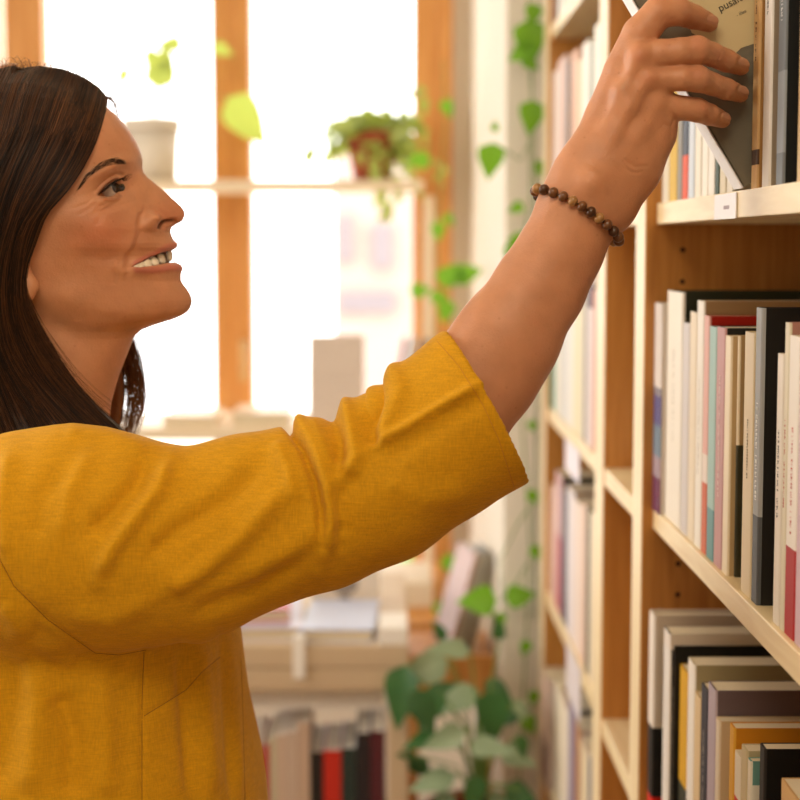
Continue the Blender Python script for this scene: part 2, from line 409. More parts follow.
# far bookcase rows: pale, out of focus
pal = [('cream', 'e3dac6'), ('white', 'e9e4da'), ('blush', 'd9b8ae'), ('grey', 'aaa8a2'), ('sand', 'd6c29c'), ('black', '26241f'), ('ivory', 'e6ddc8'), ('dusty pink', 'c98f88'), ('pale blue', 'b4bfc6'), ('dark green', '4b5a48'), ('lilac', 'b9a9b8')]
def far_row(zb, yref, where, spec):
    shelf_row([(a, c, t, wd, h, cv) + ((kw,) if kw else ()) for a, c, t, wd, h, cv, kw in spec], zb, yref, where, X=.274)
D_ = dict(depth=.15)
far_row(Z4, 100, 'the far bookcase upper shelf', [
    (548, 557, 79, 'white', 'e6dcd2', 'dcd0c4', D_), (557.5, 565.5, 63, 'pale pink', 'd8b9ad', 'c9a898', D_), (566.5, 570, 64, 'black', '1f1d1b', '1f1d1b', D_),
    (570.5, 577, 55, 'salmon', 'd8ab90', 'c99c80', D_), (577.5, 581.5, 62, 'sand', 'dcc9a6', 'd0bb94', D_), (582, 588.5, 46, 'tall white', 'e9e2d6', 'e0d8c8', D_),
    (589, 593, 45, 'grey-green', 'a3a698', '8f9284', D_), (593.7, 598.5, 28, 'tallest white', 'e9e3d4', 'e0d8c6', D_)])
far_row(Z5, -20, 'the far bookcase top shelf', [
    (552.3, 555, -60, 'pale rose', 'cdb2ac', 'cdb2ac', dict(depth=.15, zt=Z5 + .2)), (555.5, 558, -60, 'thin dark', '4a4744', '4a4744', dict(depth=.15, zt=Z5 + .19)),
    (558.5, 564, -60, 'white', 'e3dcd0', 'e3dcd0', dict(depth=.15, zt=Z5 + .2)), (565, 577, -60, 'cream', 'd9cdb8', 'd9cdb8', dict(depth=.15, zt=Z5 + .19)), (578, 590, -60, 'stone grey', 'bdb6a8', 'bdb6a8', dict(depth=.15, zt=Z5 + .2))])
far_row(Z3, 400, 'the far bookcase middle shelf', [
    (547.5, 554, 300, 'teal', '2f9486', '2f9486', D_), (554.5, 560, 290, 'pale sand', 'd9d2c0', 'd9d2c0', D_), (560.5, 566, 285, 'silver', 'c8c6c2', 'c8c6c2', D_), (566.5, 573, 290, 'white', 'ddd8ce', 'ddd8ce', D_),
    (573.5, 579, 280, 'pale yellow', 'ddd2ac', 'ddd2ac', D_), (579.5, 583, 288, 'cream', 'd8cdb2', 'd8cdb2', D_), (583.5, 586, 284, 'thin grey', '8f8680', '8f8680', D_),
    (586.5, 592, 277, 'pale, dark topped', 'd8c9c4', 'cdbcb4', dict(depth=.15, bands=((.82, .96, '5c3a46'),))), (592.3, 596.5, 290, 'brick pink', 'c98a74', 'b97a64', D_)])
far_row(Z2, 570, 'the far bookcase lower shelf', [
    (547, 554.5, 478, 'pinkish cream', 'd9b9a6', 'd2b09c', D_), (555, 561, 468, 'dusty rose', 'b5606a', '141210', dict(depth=.16, bands=((.55, 1, 'c9a0a0'),))), (561.5, 566.5, 486, 'dark navy', '3c3a4a', '2f2d3a', D_),
    (567, 573, 483, 'lilac-white', 'd9d0d2', 'b89a84', D_), (573.5, 581, 496, 'pale blush', 'e0cdc0', 'cbb49c', D_), (581.5, 585.5, 500, 'blush', 'd8b6a0', 'd8b6a0', D_),
    (586, 589, 505, 'thin dark green', '4c5044', '40443a', D_), (589.5, 596, 510, 'cream', 'dcccb0', 'dcccb0', D_)])
far_row(TOPS[1], 740, 'the far bookcase bottom shelf', [
    (534, 546, 645, 'large rose-white', 'd8bcae', 'd6bfae', dict(depth=.2, bands=((0, .4, '5c3038'),), x=.262)), (548, 554, 668, 'grey-lilac', 'a9a2a8', 'b8a080', dict(depth=.16)), (554.5, 560, 672, 'cream', 'e0d4b8', 'b09028', D_),
    (560.5, 568, 690, 'ivory, red covered', 'e3d5c0', '9c3038', D_), (568.5, 574, 696, 'purple-grey', '8a7e96', '30282c', D_), (574.5, 580, 715, 'brown', 'a87a58', 'd8c9b8', D_), (580.5, 588, 735, 'sand', 'd8c6a4', '9a6a72', D_), (588.5, 596, 752, 'blue-grey', '6c7080', 'e0d8c8', D_)])

# shelf tags
def shelf_tag(px0, px1, py0, py1, X, label, h='e9e4e2'):
    a, c = PX(px0, (py0 + py1) / 2, X), PX(px1, (py0 + py1) / 2, X)
    zt = PX(px0, py0, X).z; zb = PX(px0, py1, X).z
    b = MB(); b.box(X - .0012, X, c.y, a.y, zb, zt, 0, .0003)
    t = b.obj('shelf_tag', mat('card_' + h, h, .5)); tag(t, label, 'shelf label'); return t
t_ = shelf_tag(715.5, 737, 195.5, 220, XS - .0004, 'white card tag on the shelf edge below the held book')
c_ = PX(726, 208, XS - .0018)
lo = MB()
for i in range(6):
    lo.box(XS - .0019, XS - .0016, c_.y - .012 + i * .004, c_.y - .0095 + i * .004, c_.z - .001, c_.z + .002)
keep(lo.obj('lettering', mat('ink_b9a8ac', 'b9a8ac')), t_)
shelf_tag(566, 580, 437, 468, XU + .003, 'lilac-white card tag hanging from the farthest bookcase, middle shelf edge', 'dcd3dc')
shelf_tag(567, 581, 640, 690, XU + .003, 'pale card tag hanging from the farthest bookcase, lower shelf edge', 'd9cfd0')
# folded leaflet in the narrow bookcase
b = MB(); q = [PX(622, 462, .275), PX(633, 470, .275), PX(637, 425, .275)]
z = Z3 + .0005; ym = 2.0
b.add([(.30, 2.075, z), (.30, 1.86, z), (.345, 1.86, z + .10), (.345, 2.03, z + .10), (.303, 2.075, z), (.303, 1.86, z), (.348, 1.86, z + .10), (.348, 2.03, z + .10)],
      [(0, 1, 2, 3), (7, 6, 5, 4), (0, 4, 5, 1), (1, 5, 6, 2), (2, 6, 7, 3), (3, 7, 4, 0)])
tag(b.obj('leaflet', mat('leaflet_card', 'ece3d0', .6)), 'white leaflet leaning on the middle shelf of the narrow bookcase', 'leaflet')

# the book being taken out: leans over, spine to the left
BY0, BY1 = 1.350, 1.384
def held_book():
    c = P(743.5, 192, BY0); c.z = Z4 + .0012; r = empty('held_book', c)
    tag(r, 'thin beige and dark grey book tilted in the fingers of the reaching hand', 'book')
    th = math.atan2(118, 193)
    def W(d, h, y):   # d along the bottom edge, h along the spine
        return Vector((c.x + d * math.cos(th) - h * math.sin(th), y, c.z + .001 + d * math.sin(th) * 1 + h * math.cos(th)))
    H, D, T = .235, .15, BY1 - BY0; k = .0015
    def slab(name, d0, d1, h0, h1, y0, y1, m):
        V = [W(d, h, y) for y in (y0, y1) for d, h in ((d0, h0), (d1, h0), (d1, h1), (d0, h1))]
        o = mesh_obj(name, V, [(0, 1, 2, 3), (7, 6, 5, 4), (0, 4, 5, 1), (1, 5, 6, 2), (2, 6, 7, 3), (3, 7, 4, 0)], m); keep(o, r); return o
    dark = mat('held_cover_dark', '6b6557', .35, .5, var=.12, vscale=40)
    slab('front_cover', 0, D, 0, H, BY0, BY0 + k, dark); slab('back_cover', 0, D, 0, H, BY1 - k, BY1, dark)
    slab('spine', -.001, .001, 0, H, BY0, BY1, mat('held_spine', 'e9e6e4', .4)); slab('pages', .0012, D - .003, .002, H - .002, BY0 + k, BY1 - k, PAGES)
    # beige upper field of the cover
    pts = [(686, 20), (692, 33), (706, 40), (722, 47), (735, 54), (741, 48), (750, 45), (775, 36), (800, 25), (800, -34), (700, -92), (662, -72), (640, -28)]
    A = [P(x, y, BY0 - .0004) for x, y in pts]; B = [Vector((v.x, BY0 - .00005, v.z)) for v in A]
    n = len(pts)
    keep(mesh_obj('cover_field', A + B, [tuple(range(n))[::-1], tuple(range(n, 2 * n))] + [(i, (i + 1) % n, n + (i + 1) % n, n + i) for i in range(n)], mat('held_cover_beige', 'c9b78c', .35, .5)), r)
    # printed title
    for txt, x0, y0, size, hcol in (('pusaitra', 720, 12, .0085, '2c2822'), ('- illes', 737, 17, .004, '6b6252')):
        cu = bpy.data.curves.new('title', 'FONT'); cu.body = txt; cu.size = size; cu.extrude = .0001
        o = bpy.data.objects.new('title', cu); COL.objects.link(o)
        me = bpy.data.meshes.new_from_object(o); bpy.data.objects.remove(o)
        R = Matrix.Translation(P(x0, y0, BY0 - .0008)) @ Matrix.Rotation(-math.radians(27), 4, 'Y') @ Matrix.Rotation(PI / 2, 4, 'X')
        me.transform(R); me.materials.append(mat('ink_' + hcol, hcol)); oo = bpy.data.objects.new('title', me); COL.objects.link(oo); keep(oo, r)
held_book()

# ------------------------------------------------------------------ window ledge and what stands on it
def board(name, pa, pb, ytop, ybot, Y0, Y1, m, label, cat, bev=.003):
    """ytop: photo height of the near top edge"""
    x0, x1 = P(pa, ytop, Y0).x, P(pb, ytop, Y0).x
    zt, zb = P(pa, ytop, Y0).z, P(pa, ybot, Y0).z
    b = MB(); b.box(x0, x1, Y0, Y1, zb, zt, 0, bev); o = b.obj(name, m)
    if label: tag(o, label, cat)
    return o, zt
LEDGEM = mat('ledge_cream', 'e6d3b4', .5)
_, ZL = board('window_shelf', -30, 424, 180, 190, 3.95, 4.24, LEDGEM, 'cream plank shelf crossing the window with the potted plants on it', 'shelf')
# bracket posts that carry the shelf on the right
board('shelf_post', 424, 434, 196, 625, 4.0, 4.03, LEDGEM, 'slim cream post standing in front of the right window frame', 'post')
_, ZS = board('window_sill', -30, 450, 428, 441, 3.85, 4.24, LEDGEM, 'cream lower window board carrying lying and standing books', 'shelf')

def leaf(c, d, up, L, Wd, fold=.18, curl=.25, n=7):
    """one pointed heart leaf: c base, d direction, up normal"""
    d = Vector(d).normalized(); s_ = d.cross(Vector(up)).normalized(); u = s_.cross(d).normalized()
    V = []; Fc = []
    for i in range(n + 1):
        t = i / n; wdt = Wd * .5 * (math.sin(PI * t ** .62) ** .85) * (1 - .25 * t) if 0 < t < 1 else .0006
        base = Vector(c) + d * (L * t) - u * (curl * L * t * t)
        for k in (-1, -.5, 0, .5, 1):
            V.append(base + s_ * (wdt * k) + u * (abs(k) * wdt * fold))
    for i in range(n):
        for k in range(4): Fc.append((i * 5 + k, i * 5 + k + 1, (i + 1) * 5 + k + 1, (i + 1) * 5 + k))
    return V, Fc
LEAF = mat('leaf_green', '5d8f2c', .45, .4, trans=.45, var=.2, vscale=25)
LEAFY = mat('leaf_yellow_green', 'acbc62', .45, .4, trans=.32, var=.15, vscale=25)
LEAFD = mat('leaf_dark', '3c6b38', .32, .6, trans=.25, var=.3, vscale=18)
LEAFV = mat('leaf_variegated', '94aa88', .3, .6, trans=.2, var=.35, vscale=30)
STEM = mat('stem', '6f8a3e', .6)
def pot(name_parent, c, r0, r1, h, m, soil=True):
    b = MB(); b.lathe([(0, 0), (r0, 0), (r1, h * .8), (r1 * 1.0, h * .8), (r1 * 1.06, h * .8), (r1 * 1.08, h), (r1 * .96, h), (r1 * .93, h * .86), (0, h * .86)], c, 36)
    o = b.obj('pot', m, name_parent, True); return o
def spray(parent, name, root, stems, m, Lr, ratio=.6, rs=None, stemr=.0012, step=.03):
    """stems: list of point lists. leaves sit along each stem; returns nothing"""
    rs = rs or random.Random(3)
    bs = MB(); bl = MB()
    for pts in stems:
        pts = [Vector(p) for p in pts]
        fine = []
        for i in range(len(pts) - 1):
            for k in range(5): fine.append(pts[i].lerp(pts[i + 1], k / 5))
        fine.append(pts[-1]); bs.tube(fine, stemr, 5)
        acc = 0
        for i in range(1, len(fine)):
            acc += (fine[i] - fine[i - 1]).length
            if acc > step or i == len(fine) - 1:
                acc = 0; t = (fine[i] - fine[i - 1]).normalized()
                d = (t + Vector((rs.uniform(-1, 1), rs.uniform(-1, 1), rs.uniform(-.7, .7)))).normalized()
                L = rs.uniform(*Lr); V, Fc = leaf(fine[i], d, (rs.uniform(-.5, .5), rs.uniform(-1, -.2), rs.uniform(.1, 1)), L, L * ratio)
                bl.add(V, Fc)
    bs.obj('stem', STEM, parent, True)
    o = bl.obj(name, m, parent, True); return o

# white pot with thin plant, left on the shelf
c = P(152, 176, 4.09); c.z = ZL
r = empty('potted_plant', c); tag(r, 'sparse thin-stemmed plant in a cream pot on the window shelf', 'potted plant')
pot(r, c, .060, .066, .15, mat('pot_cream', 'd9cfbf', .6))
top = c + Vector((0, 0, .12)); Yp = 4.09
st = []; big = MB(); rs = random.Random(5)
for (x, y, ang, L) in ((121, 34, 200, .03), (154, 48, 250, .045), (128, 68, 235, .04), (158, 90, 80, .085), (228, 97, -50, .11), (212, 46, -20, .04), (183, 44, 180, .05), (196, 80, -30, .03), (172, 62, 210, .035)):
    q = P(x, y, Yp + rs.uniform(-.04, .04)); mid_ = top.lerp(q, .5) + Vector(((q.x - top.x) * -.15, 0, .03)); st.append([top, mid_, q])
    a = math.radians(ang); V, Fc = leaf(q, (math.cos(a), rs.uniform(-.2, .2), math.sin(a)), (0, -1, .25), L * 1.35, L * .95); big.add(V, Fc)
b = MB()
for p_ in st: b.tube(p_, .0012, 5)
b.obj('stem', STEM, r, True); big.obj('foliage', LEAFY, r, True)

# terracotta pot with trailing plant
c = P(373, 176, 4.09); c.z = ZL
r = empty('potted_plant', c); tag(r, 'bushy trailing plant in a terracotta pot on the window shelf', 'potted plant')
pot(r, c, .044, .062, .118, mat('terracotta', '9c4a2c', .75, var=.1))
top = c + Vector((0, 0, .11)); rs = random.Random(11); st = []
for k in range(60):
    a = rs.uniform(0, 2 * PI); R_ = rs.uniform(.05, .12)
    st.append([top, top + Vector((math.cos(a) * R_ * .6, math.sin(a) * R_ * .4, rs.uniform(.02, .05))), top + Vector((math.cos(a) * R_, math.sin(a) * R_ * .6, rs.uniform(-.06, .045)))])
for x, y in ((330, 140), (310, 150), (422, 100), (428, 160), (440, 178), (395, 195), (378, 185), (436, 232), (384, 215)):
    q = P(x, y, 4.02 + rs.uniform(-.05, .03)); st.append([top, top.lerp(q, .5) + Vector((0, -.06, .03)), q + Vector((0, 0, .03)), q])
spray(r, 'foliage', top, st, LEAFY, (.022, .042), .8, rs, .001, .016)

# books and things on the lower window board
def flat_book(a, c_, ytop, ybot, Y0, dep, cov, label, grp=None, zb=None, ang=0):
    x0, x1 = P(a, ytop, Y0).x, P(c_, ytop, Y0).x; z0 = zb if zb is not None else P(a, ybot, Y0).z; zt = z0 + (ybot - ytop) / F * Y0
    cc = Vector(((x0 + x1) / 2, Y0 + dep / 2, z0)); r = empty('book', cc); hw = (x1 - x0) / 2; k = .0025
    b = MB(); b.box(-hw, hw, -dep / 2, dep / 2, 0, k); b.box(-hw, hw, -dep / 2, dep / 2, zt - z0 - k, zt - z0); b.box(-hw, -hw + k, -dep / 2, dep / 2, k, zt - z0 - k)
    o = mesh_obj('cover', b.V, b.F, mat('cover_' + cov, cov, .4), r); p = MB(); p.box(-hw + k, hw - .004, -dep / 2 + .003, dep / 2 - .003, k, zt - z0 - k); mesh_obj('pages', p.V, p.F, PAGES, r)
    r.rotation_euler = (0, 0, ang); tag(r, label, 'book', grp); return zt
flat_book(163, 216, 417, 428, 3.88, .2, 'd9b98e', 'tan book lying on the window board just behind the chin', zb=ZS)
flat_book(232, 289, 414, 428, 3.88, .2, 'd6bb98', 'tan book lying on the window board left of the standing book', zb=ZS)
def stand_book(a, c_, ytop, Y0, T, zb, cov, label, lean=0, rz=0, grp=None, pic=None):
    x0, x1 = P(a, ytop, Y0).x, P(c_, ytop, Y0).x; H = P(a, ytop, Y0).z - zb
    r = empty('book', ((x0 + x1) / 2, Y0, zb)); hw = (x1 - x0) / 2; k = .0025
    b = MB(); b.box(-hw, hw, 0, k, 0, H); b.box(-hw, hw, T - k, T, 0, H); b.box(-hw, -hw + k, k, T - k, 0, H)
    mesh_obj('cover', b.V, b.F, mat('cover_' + cov, cov, .45), r)
    p = MB(); p.box(-hw + k, hw - .003, k, T - k, .003, H - .003); mesh_obj('pages', p.V, p.F, PAGES, r)
    if pic:
        q = MB()
        for (u0, u1, v0, v1) in pic[1]:
            n = 20; cx, cz = (u0 + u1) / 2, (v0 + v1) / 2
            ring = [((cx + (u1 - u0) / 2 * math.cos(2 * PI * i / n)) * 2 * hw - hw, -.0006, (cz + (v1 - v0) / 2 * math.sin(2 * PI * i / n)) * H) for i in range(n)]
            q.add(ring, [tuple(range(n))])
        mesh_obj('cover_print', q.V, q.F, mat('ink_' + pic[0], pic[0]), r)
    r.rotation_euler = (-lean, 0, rz); tag(r, label, 'book', grp); return r
stand_book(308, 364, 335, 3.90, .03, ZS + .001, 'cdbcae', 'pale beige book standing upright on the window board', lean=.12, pic=('b5a59a', [(.62, .95, .02, .2)]))
for i, (x, cl, nm) in enumerate(((386, '7c3b3e', 'maroon'), (396, '8f9a92', 'grey-green'), (408, '4b5450', 'dark grey'))):
    p0 = P(x, 338, 3.93)
    o = stand_book(x, x + 5, 338 - i * 0, 3.92, .14, ZS + .001, cl, nm + ' book leaning on the window board behind the raised sleeve', grp='leaning books on the window board')
    o.rotation_euler = (0, .2, 0)

# small box on the window frame foot and paper lying there
board('wooden_box', 376, 433, 597, 622, 3.7, 3.95, mat('box_cream', 'e2d2b8', .6), None, '')
bx = COL.objects['wooden_box']; bx.name = 'cardboard_box'; bx.location.z = P(400, 623, 3.55).z - P(376, 622, 3.7).z + .001; tag(bx, 'low cream box on the orange ledge behind the white table', 'box')
board('window_ledge', 372, 452, 623, 650, 3.55, 4.25, WINW, 'orange oak ledge under the window behind the white table', 'ledge')

# white table with a shelf of books
TY = 2.75
r = empty('display_table', P(320, 700, TY)); tag(r, 'white display table with a lower shelf of books beside the tunic', 'table')
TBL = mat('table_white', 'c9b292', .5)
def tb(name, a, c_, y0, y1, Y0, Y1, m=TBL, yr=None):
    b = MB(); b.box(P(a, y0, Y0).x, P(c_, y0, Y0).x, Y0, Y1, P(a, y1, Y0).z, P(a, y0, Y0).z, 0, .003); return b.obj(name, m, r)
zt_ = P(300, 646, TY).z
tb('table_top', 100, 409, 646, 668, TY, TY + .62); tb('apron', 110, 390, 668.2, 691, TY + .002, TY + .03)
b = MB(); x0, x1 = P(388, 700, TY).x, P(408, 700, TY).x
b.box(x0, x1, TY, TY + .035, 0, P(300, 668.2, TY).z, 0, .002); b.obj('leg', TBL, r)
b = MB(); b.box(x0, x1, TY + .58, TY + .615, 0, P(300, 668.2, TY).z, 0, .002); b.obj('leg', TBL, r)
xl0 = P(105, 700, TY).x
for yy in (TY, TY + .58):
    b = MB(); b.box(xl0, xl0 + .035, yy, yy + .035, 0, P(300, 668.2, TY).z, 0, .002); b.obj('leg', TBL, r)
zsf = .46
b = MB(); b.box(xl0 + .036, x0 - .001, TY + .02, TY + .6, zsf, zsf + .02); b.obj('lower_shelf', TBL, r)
# books on the lower shelf of the table, spines towards the room
def row_book(a, c_, ytop, Y0, dep, sp, words):
    x0_, x1_ = P(a, ytop, Y0).x, P(c_, ytop, Y0).x; H = P(a, ytop, Y0).z - (zsf + .0205)
    r_ = empty('book', ((x0_ + x1_) / 2, Y0, zsf + .0205)); hw = (x1_ - x0_) / 2; k = .0015
    b = MB(); b.box(-hw, hw, 0, k, 0, H); b.box(-hw, -hw + k, k, dep, 0, H); b.box(hw - k, hw, k, dep, 0, H)
    mesh_obj('cover', b.V, b.F, mat('cover_' + sp, sp, .45), r_)
    p = MB(); p.box(-hw + k, hw - k, k, dep - .003, .002, H - .002); mesh_obj('pages', p.V, p.F, mat('pages_white', 'efe8dc', .8), r_)
    tag(r_, words + ' spined book on the lower shelf of the white table', 'book', 'books on the table shelf')
for a, c_, yt, sp, wd in ((244, 254, 745, 'b59c86', 'light brown'), (254.5, 262, 742, 'c9ad98', 'beige'), (262.5, 269, 745, 'b53a34', 'narrow red'), (269.5, 276, 738, 'c6bd9e', 'pale olive'), (276.5, 286, 735, 'cdb49e', 'fawn'),
                         (286.5, 297, 732, 'c9b3a0', 'greyish beige'), (297.5, 309.5, 722, 'c6ab94', 'tall fawn'), (310, 323, 752, '26211f', 'black'), (323.5, 341, 750, 'c22e1f', 'bright red'),
                         (341.5, 356, 748, '2a3834', 'dark teal'), (356.5, 370, 733, '2a2326', 'dark'), (370.5, 385, 731, '54222a', 'maroon')):
    row_book(a, c_, yt, TY + .03, .17, sp, wd)
x0_, x1_ = P(215, 700, TY + .08).x, P(384, 700, TY + .08).x
b = MB()
for k in range(9): b.box(x0_ + .002 * (k % 3), x1_ - .003 * (k % 2), TY + .06, TY + .22, P(300, 719, TY).z + .0005 + k * .0041, P(300, 719, TY).z + .0041 + k * .0041)
tag(b.obj('paper_stack', mat('paper_white', 'fbf8f2', .7)), 'bright white stack of paper lying on the books under the table top', 'paper')
# on the table top
def flat2(a, c_, yt, yb, Y0, dep, cov, label, ang=0, zb=None):
    return flat_book(a, c_, yt, yb, Y0, dep, cov, label, None, zt_ + .0005 if zb is None else zb, ang)
z1 = flat2(205, 298, 632, 646, TY + .03, .26, 'c9c2d4', 'lilac-grey book lying under the red book on the white table', .05)
flat2(215, 286, 618, 631, TY + .07, .2, 'b52424', 'red book lying on top of a lilac one on the white table', .08, z1 + .0005)
z2 = flat2(303, 376, 632, 646, TY + .02, .24, 'b9bfd6', 'pale blue book lying on the white table before the owl-grey cover', -.04)
rr_ = stand_book(312, 380, 566, TY + .30, .02, zt_ + .0005, 'dccfc0', 'pale book with a grey printed face standing on the white table', lean=.15, pic=('8c827c', [(.28, .68, .3, .78), (.4, .56, .1, .3), (.62, .85, .82, .92)]))
b = MB(); b.box(P(379, 625, TY).x, P(408, 625, TY).x, TY + .002, TY + .12, zt_ + .0005, P(379, 628, TY).z, 0, .002)
tag(b.obj('card_stack', WHITE), 'white stack of cards on the right corner of the table', 'cards')
b = MB(); xx = P(293, 650, TY).x; b.box(xx, xx + .02, TY - .004, TY - .001, P(290, 678, TY).z, zt_ + .012, 0, .0004); b.box(xx + .0005, xx + .0195, TY - .0045, TY + .028, zt_ + .0125, zt_ + .0145)
tag(b.obj('price_card', WHITE), 'small white card hanging over the front edge of the table', 'card')

# ------------------------------------------------------------------ things by the pier: rack of leaning magazines, trailing plants
for i, (a, cl, nm) in enumerate(((440, 'a67a6c', 'brown-pink'), (449, '8b8a84', 'grey'), (459, '6f6a62', 'dark grey'))):
    c0 = P(a, 640, 3.35); zb = P(a, 645, 3.35).z
    r = empty('magazine', (c0.x, c0.y, zb + .0035)); H = .20
    b = MB(); b.box(0, .005, -.07, .07, 0, H); mesh_obj('cover', b.V, b.F, mat('cover_' + cl, cl, .35), r)
    p = MB(); p.box(.0051, .011, -.069, .069, .001, H - .001); mesh_obj('pages', p.V, p.F, PAGES, r)
    r.rotation_euler = (0, .28, .2); tag(r, nm + ' magazine leaning in the rack beside the window pier', 'magazine', 'magazines in the rack')
zb = P(440, 645, 3.35).z - .002
r = empty('magazine_rack', P(460, 660, 3.3)); tag(r, 'orange wooden rack holding the leaning magazines beside the leafy plant', 'rack')
b = MB(); b.box(P(405, 650, 3.2).x, JX - .005, 3.2, 3.48, zb - .02, zb, 0, .002); b.obj('tray', WINW, r)
b = MB(); b.box(P(405, 650, 3.2).x, JX - .005, 3.19, 3.199, zb - .075, zb + .02, 0, .002); b.obj('front_board', WINW, r)
for xx in (P(408, 650, 3.2).x, JX - .03):
    b = MB(); b.box(xx, xx + .02, 3.2, 3.22, 0, zb - .02); b.obj('leg', WINW, r)

# trailing vine down the pier front
r = empty('trailing_vine', P(520, 300, 2.97)); tag(r, 'long green vine trailing down the pale wall beside the far bookcase', 'plant')
rs = random.Random(21); bs = MB(); bl = MB(); YV = 2.985
main = [(531, -60), (528, 0), (531, 40), (532, 90), (530, 140), (531, 200), (524, 235), (520, 300), (524, 360), (522, 420), (526, 480), (530, 540), (528, 600), (524, 680), (520, 760), (515, 850)]
side = [[(528, 20), (533, 120), (537, 250), (538, 380), (535, 500), (536, 620)], [(505, 640), (500, 560), (520, 520), (531, 505)], [(531, 140), (520, 160), (505, 150), (494, 143)], [(530, 560), (515, 585), (500, 600)]]
for pl in [main] + side: bs.tube([P(x, y, YV + rs.uniform(-.012, .006)) for x, y in pl], .0016, 6)
bs.obj('stem', STEM, r, True)
for x, y, ang, L, yw in ((527, 20, -80, .075, 1), (534, 45, -150, .05, 1), (533, 100, -95, .06, 1), (522, 58, -30, .035, 0), (492, 143, -95, .062, 1), (494, 132, 80, .02, 1), (524, 205, -160, .03, 0), (516, 232, -70, .055, 1), (512, 245, -110, .03, 1),
                         (529, 490, -60, .03, 0), (533, 545, -70, .03, 0), (497, 600, 180, .07, 0), (505, 598, 10, .055, 0), (500, 612, -90, .03, 0), (535, 3, -100, .04, 1), (540, 160, -90, .03, 1), (528, 640, -110, .03, 0), (535, 690, -100, .03, 0), (524, 715, -60, .04, 0), (531, 420, -80, .022, 0)):
    a = math.radians(ang); V, Fc = leaf(P(x, y, YV - .02), (math.cos(a), -.15, math.sin(a)), (0.1, -1, .3), L, L * .85); bl.add(V, Fc)
bl.obj('foliage', mat('leaf_fresh', '6fa32e', .4, .4, trans=.45, var=.2, vscale=25), r, True)
# tendril with leaves in front of the window
r = empty('trailing_vine', P(440, 260, 3.5)); tag(r, 'short leafy vine hanging in front of the right window frame', 'plant')
bs = MB(); bl = MB()
bs.tube([P(x, y, 3.6) for x, y in ((443, 60), (446, 120), (441, 180), (436, 235), (440, 290), (436, 330), (450, 420), (440, 600))], .0015, 6); bs.tube([P(x, y, 3.6) for x, y in ((436, 300), (450, 285), (466, 272))], .0015, 6); bs.obj('stem', STEM, r, True)
for x, y, ang, L in ((410, 292, 10, .045), (430, 297, 0, .04), (440, 285, 50, .06), (455, 278, 20, .06), (468, 275, 200, .045), (448, 300, -100, .05), (438, 222, -90, .04), (430, 160, 180, .05), (443, 100, -60, .04), (444, 215, -40, .03), (445, 555, -60, .05), (440, 600, -80, .05), (448, 620, -30, .04)):
    a = math.radians(ang); V, Fc = leaf(P(x, y, 3.57), (math.cos(a), -.15, math.sin(a)), (0.1, -1, .3), L, L * .85); bl.add(V, Fc)
bl.obj('foliage', mat('leaf_fresh', '6fa32e', .4), r, True)

# leafy floor plant in a pot by the pier
c = P(480, 850, 2.75); c.z = 0
r = empty('potted_plant', c); tag(r, 'large leafy plant with silvery leaves growing beside the white table', 'potted plant')
b = MB(); b.box(c.x - .06, c.x + .09, 2.66, 2.86, 0, .36, 0, .01); b.obj('stand', mat('stand_wood', 'a06a3c', .6), r)
pc = c + Vector((0, 0, .36)); pot(r, pc, .07, .09, .16, mat('terracotta', '9c4a2c', .75))
bs = MB(); top = pc + Vector((0, 0, .14)); LV = {0: MB(), 1: MB()}
rs = random.Random(9)
for x, y, ang, L, k in ((405, 665, -100, .13, 0), (412, 690, -60, .1, 0), (425, 700, 20, .1, 0), (448, 660, 200, .12, 1), (470, 650, 170, .09, 1), (455, 700, 190, .11, 1), (440, 690, 240, .09, 0), (478, 690, 200, .1, 1),
                        (492, 690, -90, .12, 0), (486, 680, -40, .08, 0), (465, 730, 200, .09, 1), (490, 715, 250, .08, 1), (440, 735, 190, .08, 0), (470, 745, 0, .09, 1), (500, 750, -20, .08, 1), (455, 775, 190, .1, 1), (480, 775, 250, .08, 0), (505, 785, -40, .1, 0),
                        (430, 770, 160, .07, 0), (520, 790, -60, .07, 0), (455, 795, 200, .08, 1), (485, 795, -30, .09, 1), (415, 755, 170, .04, 0), (500, 640, 100, .05, 0), (520, 735, -80, .05, 0), (470, 800, -90, .09, 0), (500, 720, 30, .07, 0), (515, 700, -60, .05, 1), (445, 640, 120, .05, 0)):
    q = P(x, y, 2.75 + rs.uniform(-.1, .08)); a = math.radians(ang)
    bs.tube([top, top.lerp(q, .55) + Vector(((q.x - top.x) * -.2, 0, .03)), q], .0018, 6)
    V, Fc = leaf(q, (math.cos(a), rs.uniform(-.4, .1), math.sin(a)), (rs.uniform(-.4, .4), -1, rs.uniform(.4, 1.2)), L * .82, L * .5, .1, .15); LV[k].add(V, Fc)
bs.obj('stem', STEM, r, True); LV[0].obj('foliage', LEAFD, r, True); LV[1].obj('silvery_foliage', LEAFV, r, True)['label'] = 'silvery green leaves'
# bush outside behind the lower pane
c = P(405, 600, 6.5); r = empty('shrub', c); tag(r, 'green shrub outside, blurred behind the lower right window pane', 'shrub')
top = c + Vector((0, 0, -.5)); st = []
for k in range(60):
    q = P(rs.uniform(375, 432), rs.uniform(545, 610), 6.5 + rs.uniform(-.15, .15)); st.append([top, top.lerp(q, .6), q])
spray(r, 'foliage', top, st, LEAF, (.05, .08), .7, rs, .003, .08)

